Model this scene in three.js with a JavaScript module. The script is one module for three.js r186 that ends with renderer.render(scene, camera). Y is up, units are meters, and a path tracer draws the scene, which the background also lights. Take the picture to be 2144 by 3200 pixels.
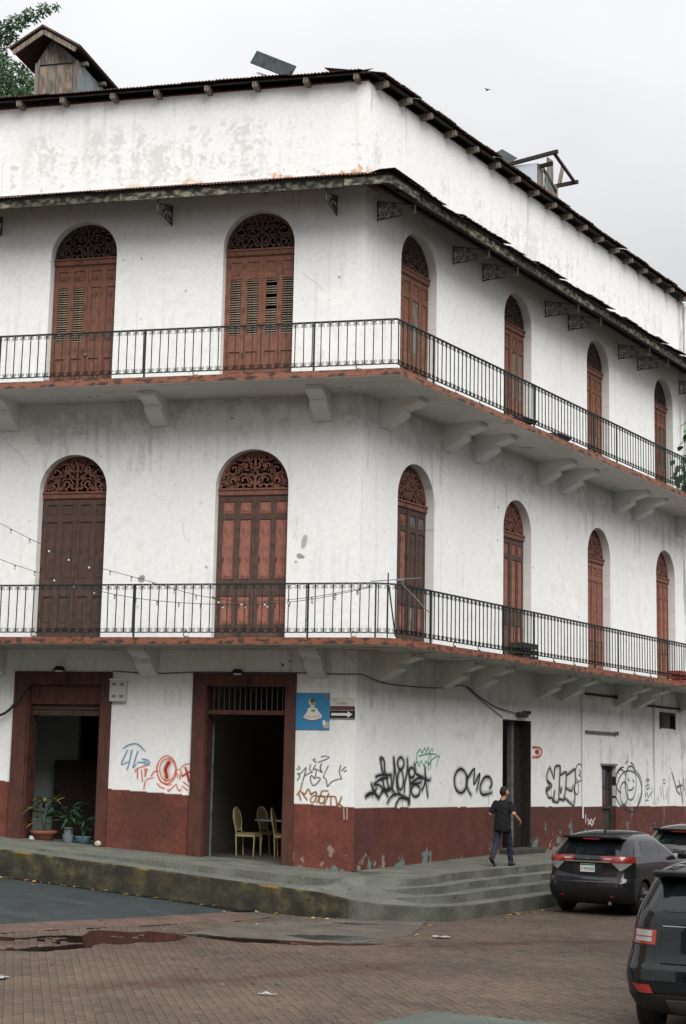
import * as THREE from 'three';
import { mergeGeometries, mergeVertices, toCreasedNormals } from 'three/addons/utils/BufferGeometryUtils.js';
import { RoundedBoxGeometry } from 'three/addons/geometries/RoundedBoxGeometry.js';
import { MarchingCubes } from 'three/addons/objects/MarchingCubes.js';
import { Brush, Evaluator, SUBTRACTION } from 'three-bvh-csg';

// ---------------------------------------------------------------- camera, sky, sun, exposure
const scene = new THREE.Scene();
const camera = new THREE.PerspectiveCamera(35.685, 686 / 1024, 0.1, 400);
camera.position.set(7.173, 2.128, 31.801);
camera.rotation.order = 'YXZ';
camera.rotation.set(0.158, 0.2326, 0.02027);
scene.add(camera);

const V3 = (x, y, z) => new THREE.Vector3(x, y, z);
const clamp = (x, a = 0, b = 1) => Math.min(b, Math.max(a, x));
const smooth = (a, b, x) => { const t = clamp((x - a) / (b - a)); return t * t * (3 - 2 * t); };
const lerp = (a, b, t) => a + (b - a) * t;
const PERM = (() => { const p = new Uint8Array(512); let st = 977; const a = Array.from({ length: 256 }, (_, i) => i); for (let i = 255; i > 0; i--) { st = (Math.imul(st, 1664525) + 1013904223) >>> 0; const j = st % (i + 1); [a[i], a[j]] = [a[j], a[i]]; } for (let i = 0; i < 512; i++) p[i] = a[i & 255]; return p; })();
const GX = new Float32Array(256), GY = new Float32Array(256), GZ = new Float32Array(256);
for (let i = 0; i < 256; i++) { const a = i * 2.399963, z = 1 - 2 * (i + 0.5) / 256, r = Math.sqrt(1 - z * z) * 1.35; GX[i] = r * Math.cos(a); GY[i] = r * Math.sin(a); GZ[i] = z * 1.35; }
const perlin = { noise(x, y, z) {
  const X = Math.floor(x), Y = Math.floor(y), Z = Math.floor(z); x -= X; y -= Y; z -= Z; const a = X & 255, b = Y & 255, c = Z & 255;
  const u = x * x * x * (x * (x * 6 - 15) + 10), v = y * y * y * (y * (y * 6 - 15) + 10), w = z * z * z * (z * (z * 6 - 15) + 10);
  const A = PERM[a] + b, B = PERM[a + 1] + b, A0 = PERM[A & 255], A1 = PERM[(A + 1) & 255], B0 = PERM[B & 255], B1 = PERM[(B + 1) & 255];
  const g = (h, x, y, z) => GX[h] * x + GY[h] * y + GZ[h] * z, L = (p, q, t) => p + (q - p) * t;
  const n0 = L(L(g(PERM[A0 + c], x, y, z), g(PERM[B0 + c], x - 1, y, z), u), L(g(PERM[A1 + c], x, y - 1, z), g(PERM[B1 + c], x - 1, y - 1, z), u), v);
  if (w === 0) return n0;
  const n1 = L(L(g(PERM[A0 + c + 1], x, y, z - 1), g(PERM[B0 + c + 1], x - 1, y, z - 1), u), L(g(PERM[A1 + c + 1], x, y - 1, z - 1), g(PERM[B1 + c + 1], x - 1, y - 1, z - 1), u), v);
  return L(n0, n1, w);
} };
function fbm(x, y, z = 0, o = 4) { let s = 0, a = 0.5, f = 1; for (let i = 0; i < o; i++) { s += a * perlin.noise(x * f + i * 17.3, y * f + i * 9.1, z); a *= 0.5; f *= 2.03; } return s; }
let seedState = 12345;
function rnd() { seedState = (seedState + 0x6d2b79f5) | 0; let t = Math.imul(seedState ^ (seedState >>> 15), 1 | seedState); t = (t + Math.imul(t ^ (t >>> 7), 61 | t)) ^ t; return ((t ^ (t >>> 14)) >>> 0) / 4294967296; }
const rr = (a, b) => a + (b - a) * rnd();

{ // overcast sky: brighter overhead, broken by soft cloud banks
  const w = 512, h = 256, d = new Float32Array(w * h * 4);
  for (let j = 0; j < h; j++) for (let i = 0; i < w; i++) {
    const el = (j + 0.5) / h * Math.PI - Math.PI / 2, az = ((i + 0.5) / w - 0.5) * 2 * Math.PI;
    const cx = Math.cos(el) * Math.cos(az), cy = Math.sin(el), cz = Math.cos(el) * Math.sin(az);
    const up = Math.max(0, cy);
    const n = fbm(cx * 2.3 + 3.1, cy * 4.2 + 1.7, cz * 2.3, 5);
    let L = 0.55 * (1 + 2 * up) / 3 * (1 + 0.42 * n) + 0.09 * Math.exp(-up * 6);
    if (cy < 0) L = 0.367 * (1 + cy) + 0.05;
    const k = (j * w + i) * 4;
    d[k] = L * 0.985; d[k + 1] = L * 0.99; d[k + 2] = L * 1.02; d[k + 3] = 1;
  }
  const t = new THREE.DataTexture(d, w, h, THREE.RGBAFormat, THREE.FloatType);
  t.mapping = THREE.EquirectangularReflectionMapping; t.magFilter = THREE.LinearFilter; t.minFilter = THREE.LinearFilter; t.needsUpdate = true;
  scene.background = t; scene.environment = t;
}
const sun = new THREE.DirectionalLight(new THREE.Color(1, 0.98, 0.95), 1.5);
sun.position.set(12, 25, 17); sun.target.position.set(0, 4, 0);
sun.castShadow = true; sun.shadow.radius = 95; sun.shadow.mapSize.set(2048, 2048);
Object.assign(sun.shadow.camera, { left: -28, right: 28, top: 28, bottom: -28, near: 1, far: 90 });
scene.add(sun, sun.target);
const renderer = new THREE.WebGLRenderer({ antialias: true });
renderer.toneMapping = THREE.LinearToneMapping;
renderer.toneMappingExposure = 2.6;
renderer.shadowMap.enabled = true;

// ---------------------------------------------------------------- frames of the two facades
const ANG = 0.33378;
const dR = V3(Math.sin(ANG), 0, -Math.cos(ANG)), nR = V3(Math.cos(ANG), 0, Math.sin(ANG));
const QL = new THREE.Quaternion(), QR = new THREE.Quaternion().setFromAxisAngle(V3(0, 1, 0), Math.PI / 2 - ANG);
const FL = { q: QL, p: (x, y, z) => V3(x, y, z) };                                   // left facade: x runs from -13 to 0, z outward
const FR = { q: QR, p: (x, y, z) => V3(x, y, z).applyQuaternion(QR) };               // right facade: x runs from 0 away, z outward
const END = 19.3;
function cornerAt(b) { return V3((b - b * Math.sin(ANG)) / Math.cos(ANG), 0, b); }

// ---------------------------------------------------------------- helpers
const taken = new Map();
function numbered(n) { const k = taken.get(n) || 0; taken.set(n, k + 1); return k ? n + '_' + String(k).padStart(3, '0') : n; }
function shadows(o) { o.traverse((m) => { if (m.isMesh) { m.castShadow = true; m.receiveShadow = true; } }); return o; }
function boxUV(g) {   // uv in metres, chosen by the way each face points
  g = g.index ? g.toNonIndexed() : g;
  const p = g.attributes.position, n = g.attributes.normal, uv = new Float32Array(p.count * 2);
  for (let i = 0; i < p.count; i += 3) {
    const ax = Math.abs(n.getX(i) + n.getX(i + 1) + n.getX(i + 2)), ay = Math.abs(n.getY(i) + n.getY(i + 1) + n.getY(i + 2)), az = Math.abs(n.getZ(i) + n.getZ(i + 1) + n.getZ(i + 2));
    for (let k = i; k < i + 3; k++) {
      const x = p.getX(k), y = p.getY(k), z = p.getZ(k);
      const a = az >= ax && az >= ay ? [x, y] : ax >= ay ? [z, y] : [x, z];
      uv[k * 2] = a[0]; uv[k * 2 + 1] = a[1];
    }
  }
  g.setAttribute('uv', new THREE.BufferAttribute(uv, 2));
  return g;
}
const clean = (g) => { g = g.index ? g.toNonIndexed() : g; for (const k of Object.keys(g.attributes)) if (!['position', 'normal', 'uv'].includes(k)) g.deleteAttribute(k); if (!g.attributes.uv) boxUV(g); return g; };
const join = (list) => { list = list.map(clean); return list.length === 1 ? list[0] : mergeGeometries(list); };
function bx(x0, x1, y0, y1, z0, z1) { const g = new THREE.BoxGeometry(x1 - x0, y1 - y0, z1 - z0); g.translate((x0 + x1) / 2, (y0 + y1) / 2, (z0 + z1) / 2); return boxUV(g); }
function rbx(w, h, d, r, x = 0, y = 0, z = 0, seg = 2) { const g = new RoundedBoxGeometry(w, h, d, seg, r); g.translate(x, y, z); return boxUV(g); }
function bar(a, b, w, h = w, up = V3(0, 1, 0)) {   // box from point a to point b
  const d = b.clone().sub(a), L = d.length(), z = d.normalize(), x = up.clone().cross(z);
  if (x.lengthSq() < 1e-6) x.set(1, 0, 0); x.normalize(); const y = z.clone().cross(x);
  const g = new THREE.BoxGeometry(w, h, L); const m = new THREE.Matrix4().makeBasis(x, y, z).setPosition(a.clone().add(b).multiplyScalar(0.5));
  const gg = boxUV(g); gg.applyMatrix4(m); return gg;
}
function rod(pts, r, seg = 6, n = null, closed = false) { const c = new THREE.CatmullRomCurve3(pts, closed, 'centripetal'); return clean(new THREE.TubeGeometry(c, n || Math.max(2, pts.length * 4), r, seg, closed)); }
function mesh(name, g, m, parent, F, x = 0, y = 0, z = 0, ry = 0) {
  const o = new THREE.Mesh(g, m); o.name = name; parent.add(o);
  if (F) { o.position.copy(F.p(x, y, z)); o.quaternion.copy(F.q); if (ry) o.quaternion.multiply(new THREE.Quaternion().setFromAxisAngle(V3(0, 1, 0), ry)); } else { o.position.set(x, y, z); o.rotation.y = ry; }
  return o;
}
function group(name, parent, F, x = 0, y = 0, z = 0) { const o = new THREE.Group(); o.name = name; parent.add(o); if (F) { o.position.copy(F.p(x, y, z)); o.quaternion.copy(F.q); } else o.position.set(x, y, z); return o; }
function thing(name, label, category, pos = [0, 0, 0], turn = 0, grp = null) {
  const o = new THREE.Group(); o.name = numbered(name); scene.add(o); o.position.set(...pos); o.rotation.y = turn;
  o.userData = { label, category }; if (grp) o.userData.group = grp; return o;
}
function tag(o, label, category, grp) { o.name = numbered(o.name); o.userData = { label, category }; if (grp) o.userData.group = grp; return o; }
function structure(name, g, m, label, category) { const o = mesh(name, g, m, scene); o.userData = { kind: 'structure' }; if (label) { o.userData.label = label; o.userData.category = category; } return o; }
function ribbon(pts, w, d, w1 = w) {   // flat bar of width w (tapering to w1) and thickness d along a 2-D path, facing z
  const n = pts.length, P = [], I = [];
  for (let i = 0; i < n; i++) {
    const a = pts[Math.max(0, i - 1)], b = pts[Math.min(n - 1, i + 1)]; let tx = b[0] - a[0], ty = b[1] - a[1]; const l = Math.hypot(tx, ty) || 1; tx /= l; ty /= l;
    const h = lerp(w, w1, i / (n - 1)) / 2;
    P.push(pts[i][0] - ty * h, pts[i][1] + tx * h, d / 2, pts[i][0] + ty * h, pts[i][1] - tx * h, d / 2, pts[i][0] - ty * h, pts[i][1] + tx * h, -d / 2, pts[i][0] + ty * h, pts[i][1] - tx * h, -d / 2);
    if (i) { const k = i * 4, j = k - 4; I.push(j, j + 1, k, k, j + 1, k + 1, j + 2, k + 2, j + 3, k + 2, k + 3, j + 3, j, k, j + 2, k, k + 2, j + 2, j + 1, j + 3, k + 1, k + 1, j + 3, k + 3); }
  }
  const g = new THREE.BufferGeometry(); g.setAttribute('position', new THREE.Float32BufferAttribute(P, 3)); g.setIndex(I);
  const f = g.toNonIndexed(); f.computeVertexNormals(); return boxUV(f);
}
function spiralPts(cx, cy, r, a0, turns, dir = 1, n = 14, r1 = 0.18) { const o = []; for (let i = 0; i <= n; i++) { const t = i / n, R = r * lerp(1, r1, t), a = a0 + dir * t * turns * 2 * Math.PI; o.push([cx + R * Math.cos(a), cy + R * Math.sin(a)]); } return o; }
function loft(rows, closedU = false) {   // rows of points -> surface
  const P = [], I = [], n = rows[0].length; rows.forEach((r) => r.forEach((p) => P.push(p.x, p.y, p.z)));
  for (let i = 0; i + 1 < rows.length; i++) for (let j = 0; j + (closedU ? 0 : 1) < n; j++) { const a = i * n + j, b = i * n + (j + 1) % n, c = a + n, d = (i + 1) * n + (j + 1) % n; I.push(a, b, c, b, d, c); }
  const g = new THREE.BufferGeometry(); g.setAttribute('position', new THREE.Float32BufferAttribute(P, 3)); g.setIndex(I); g.computeVertexNormals(); return g;
}

// ---------------------------------------------------------------- procedural textures
function canvas(w, h) { const c = document.createElement('canvas'); c.width = w; c.height = h; return c; }
function tex(c, srgb = true, rx = 1, ry = 1) { const t = new THREE.CanvasTexture(c); t.wrapS = t.wrapT = THREE.RepeatWrapping; if (srgb) t.colorSpace = THREE.SRGBColorSpace; t.repeat.set(rx, ry); return t; }
function pixels(w, h, fn) {   // fn(x, y) -> [r, g, b] in 0..255
  const c = canvas(w, h), g = c.getContext('2d'), im = g.createImageData(w, h);
  for (let y = 0; y < h; y++) for (let x = 0; x < w; x++) { const v = fn(x, y), k = (y * w + x) * 4; im.data[k] = v[0]; im.data[k + 1] = v[1]; im.data[k + 2] = v[2]; im.data[k + 3] = 255; }
  g.putImageData(im, 0, 0); return c;
}
// tileable noise: blends two shifted samples across the seam
function tileN(x, y, w, h, s, z, o = 4, ax = 1, ay = 1) {
  const u = x / w, v = y / h, f = (a, b) => fbm(a * s * ax, b * s * ay, z, o);
  return lerp(lerp(f(u, v), f(u - 1, v), u), lerp(f(u, v - 1), f(u - 1, v - 1), u), v);
}
const grey = (v) => [v, v, v];
const T = {};
T.plaster = pixels(384, 384, (x, y) => grey(clamp(128 + 150 * tileN(x, y, 384, 384, 7, 1, 5) + 60 * tileN(x, y, 384, 384, 40, 9, 2), 0, 255)));
T.wear = pixels(384, 384, (x, y) => { const g = tileN(x, y, 384, 384, 5, 3, 4, 6, 1), b = tileN(x, y, 384, 384, 6, 5, 4); const v = 205 + 95 * g + 80 * b - (b + g < -0.3 ? 45 : 0); return grey(clamp(v, 70, 255)); });
T.wood = pixels(256, 512, (x, y) => { const g = tileN(x, y, 256, 512, 9, 3, 4, 4, 0.5), b = tileN(x, y, 256, 512, 4, 15, 4); const v = 150 + 210 * g + 120 * b; return [clamp(v, 30, 235), clamp(v * 0.95, 28, 225), clamp(v * 0.9, 26, 215)]; });
T.rust = pixels(384, 384, (x, y) => { const a = tileN(x, y, 384, 384, 4, 21, 5, 3, 1), b = tileN(x, y, 384, 384, 14, 25, 3); const k = smooth(-0.12, 0.22, a + 0.5 * b); const m = 1 + 0.7 * b; return [lerp(86, 128, k) * m, lerp(84, 74, k) * m, lerp(80, 52, k) * m]; });
T.concrete = pixels(512, 512, (x, y) => { const a = tileN(x, y, 512, 512, 5, 31, 5), b = tileN(x, y, 512, 512, 60, 35, 2), c = tileN(x, y, 512, 512, 13, 37, 3); const m = smooth(0.12, 0.32, c); const v = 128 + 75 * a + 46 * b; return [lerp(v, v * 0.62, m), lerp(v * 0.99, v * 0.66, m), lerp(v * 0.93, v * 0.56, m)]; });
T.asphalt = pixels(512, 512, (x, y) => { const a = tileN(x, y, 512, 512, 4, 41, 4), b = tileN(x, y, 512, 512, 90, 45, 2); const v = 68 + 60 * a + 95 * b; return [v * 0.93, v, v * 1.03]; });
T.moss = pixels(768, 256, (x, y) => { const a = tileN(x, y, 768, 256, 2.2, 51, 5, 7.5, 1), b = tileN(x, y, 768, 256, 9, 53, 3, 7.5, 1), c = tileN(x, y, 768, 256, 1.6, 55, 4, 7.5, 1), k = smooth(-0.25, 0.3, a), yl = smooth(-0.05, 0.2, c) * (y < 16 ? 0.85 : y < 120 ? 0.26 : 0.06); const v = lerp(40, 78, k) * (1 + 0.7 * b); return [lerp(v, 152, yl), lerp(v * 0.97, 126, yl), lerp(v * 0.8, 58, yl)]; });
T.band = pixels(768, 128, (x, y) => { const a = tileN(x, y, 768, 128, 12, 61, 4, 2, 0.6), b = tileN(x, y, 768, 128, 40, 63, 3, 3, 1), k = smooth(-0.03, 0.15, a + 0.3 * b), f = 1 + 0.6 * b; const gr = smooth(0.2, 0.3, tileN(x, y, 768, 128, 10, 67, 3, 2, 1)); let c = [lerp(130, 60, k) * f, lerp(84, 48, k) * f, lerp(67, 41, k) * f]; return [lerp(c[0], 120, gr), lerp(c[1], 118, gr), lerp(c[2], 104, gr)]; });
T.board = pixels(768, 128, (x, y) => { const a = tileN(x, y, 768, 128, 10, 71, 4, 2.5, 0.5), b = tileN(x, y, 768, 128, 34, 73, 3, 3, 1); const k = smooth(-0.18, 0.2, a), yl = smooth(0.05, 0.25, b); const v = lerp(44, 150, k) * (1 + 0.6 * b); return [v, v * lerp(0.97, 0.93, yl), v * lerp(0.88, 0.66, yl)]; });
{ // hairline cracks and drip marks in the concrete
  const g = T.concrete.getContext('2d'); g.lineCap = 'round'; for (let i = 0; i < 16; i++) { let x = rr(0, 512), y = rr(0, 512), a = rr(0, 6.28); g.strokeStyle = `rgba(38,38,34,${rr(0.35, 0.7)})`; g.lineWidth = rr(0.8, 1.8); g.beginPath(); g.moveTo(x, y); for (let k = 0; k < 22; k++) { a += rr(-0.5, 0.5); x += Math.cos(a) * 8; y += Math.sin(a) * 8; g.lineTo(x, y); } g.stroke(); }
  for (let i = 0; i < 260; i++) { g.fillStyle = rnd() < 0.6 ? `rgba(52,52,46,${rr(0.1, 0.4)})` : `rgba(190,188,178,${rr(0.08, 0.3)})`; g.beginPath(); g.ellipse(rr(0, 512), rr(0, 512), rr(0.8, 4), rr(0.8, 3), rr(0, 3), 0, 7); g.fill(); }
}
const TX = {}; for (const k of Object.keys(T)) TX[k] = tex(T[k]);
const BP = tex(T.plaster, false, 0.5, 0.5);
const M = {};
function std(name, color, o = {}) { return (M[name] = new THREE.MeshStandardMaterial({ color, roughness: 0.85, ...o })); }
function rep(t, x, y) { const c = t.clone(); c.repeat.set(x, y); c.needsUpdate = true; return c; }
const lin = (r, g, b) => new THREE.Color().setRGB(r, g, b);
std('white', lin(0.74, 0.74, 0.73), { bumpMap: BP, bumpScale: 0.006 });
std('soffit', 0xffffff, { map: (() => { const c = pixels(640, 320, (x, y) => { const a = tileN(x, y, 640, 320, 7, 81, 5), b = tileN(x, y, 640, 320, 26, 83, 3), k = smooth(0.17, 0.3, a + 0.4 * b); const v = 208 + 40 * a + 20 * b; return [lerp(v, 104, k * 0.8), lerp(v, 100, k * 0.8), lerp(v * 0.97, 88, k * 0.8)]; }); return tex(c, true, 0.18, 0.36); })(), bumpMap: BP, bumpScale: 0.006 });
std('oldSoffit', 0xffffff, { map: (() => { const c = pixels(640, 320, (x, y) => { const a = tileN(x, y, 640, 320, 9, 91, 5), b = tileN(x, y, 640, 320, 26, 93, 3), k = smooth(0.06, 0.2, a + 0.4 * b); const v = 178 + 50 * a + 30 * b; return [lerp(v, 72, k * 0.9), lerp(v, 70, k * 0.9), lerp(v * 0.95, 60, k * 0.9)]; }); return tex(c, true, 0.18, 0.36); })(), bumpMap: BP, bumpScale: 0.008 });
std('iron', lin(0.012, 0.022, 0.02), { roughness: 0.6, metalness: 0.2 });
std('ironRust', lin(0.07, 0.064, 0.06), { roughness: 0.8 });
std('redPaint', lin(0.115, 0.036, 0.022), { roughness: 0.75, map: rep(TX.wear, 0.5, 0.5), bumpMap: BP, bumpScale: 0.003 });
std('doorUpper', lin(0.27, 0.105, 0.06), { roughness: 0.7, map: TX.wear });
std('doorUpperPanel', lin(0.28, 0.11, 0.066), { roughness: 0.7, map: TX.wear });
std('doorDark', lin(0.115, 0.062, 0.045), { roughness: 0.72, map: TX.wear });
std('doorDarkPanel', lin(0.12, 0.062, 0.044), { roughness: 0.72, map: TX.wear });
std('doorSalmon', lin(0.38, 0.15, 0.105), { roughness: 0.75, map: TX.wear });
std('grille', lin(0.27, 0.11, 0.075), { roughness: 0.75, map: TX.wear });
std('louvre', lin(0.42, 0.33, 0.24), { roughness: 0.8, map: TX.wear });
std('paleWood', lin(0.5, 0.44, 0.38), { roughness: 0.85, map: TX.wood });
std('band', 0xffffff, { map: rep(TX.band, 0.16, 1.3), roughness: 0.85 });
std('oldBand', lin(0.92, 0.8, 0.72), { map: rep(TX.band, 0.21, 1.3), roughness: 0.85 });
std('rust', 0xffffff, { map: rep(TX.rust, 0.5, 0.5), roughness: 0.8, side: THREE.DoubleSide });
std('rustDark', lin(0.42, 0.44, 0.42), { map: rep(TX.rust, 0.37, 0.6), roughness: 0.8, side: THREE.DoubleSide });
std('zinc', lin(0.3, 0.36, 0.38), { map: rep(TX.wear, 0.7, 0.7), roughness: 0.55, metalness: 0.3, side: THREE.DoubleSide });
std('zincDark', lin(0.035, 0.055, 0.057), { map: rep(TX.wear, 0.7, 0.7), roughness: 0.6, metalness: 0.3, side: THREE.DoubleSide });
std('rafter', lin(0.5, 0.48, 0.44), { map: TX.wood });
std('darkWood', lin(0.09, 0.075, 0.06), { map: TX.wood });
std('oldWood', lin(0.62, 0.56, 0.5), { map: rep(TX.wood, 1.6, 0.5) });
std('greyWood', lin(0.5, 0.5, 0.47), { map: rep(TX.wood, 1.3, 0.6) });
std('board', lin(0.8, 0.8, 0.76), { map: rep(TX.board, 0.22, 2.2) });
std('boardDark', lin(0.4, 0.4, 0.37), { map: rep(TX.board, 0.31, 2.2) });
std('interiorWall', lin(0.3, 0.34, 0.32), {});
std('interiorPaint', lin(0.42, 0.38, 0.33), {});
std('interiorFloor', lin(0.2, 0.18, 0.16), { roughness: 0.6 });
std('black', lin(0.008, 0.008, 0.008), { roughness: 0.7 });
std('cable', lin(0.02, 0.022, 0.022), { roughness: 0.6 });
std('glassDark', lin(0.02, 0.024, 0.026), { roughness: 0.08 });
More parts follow.
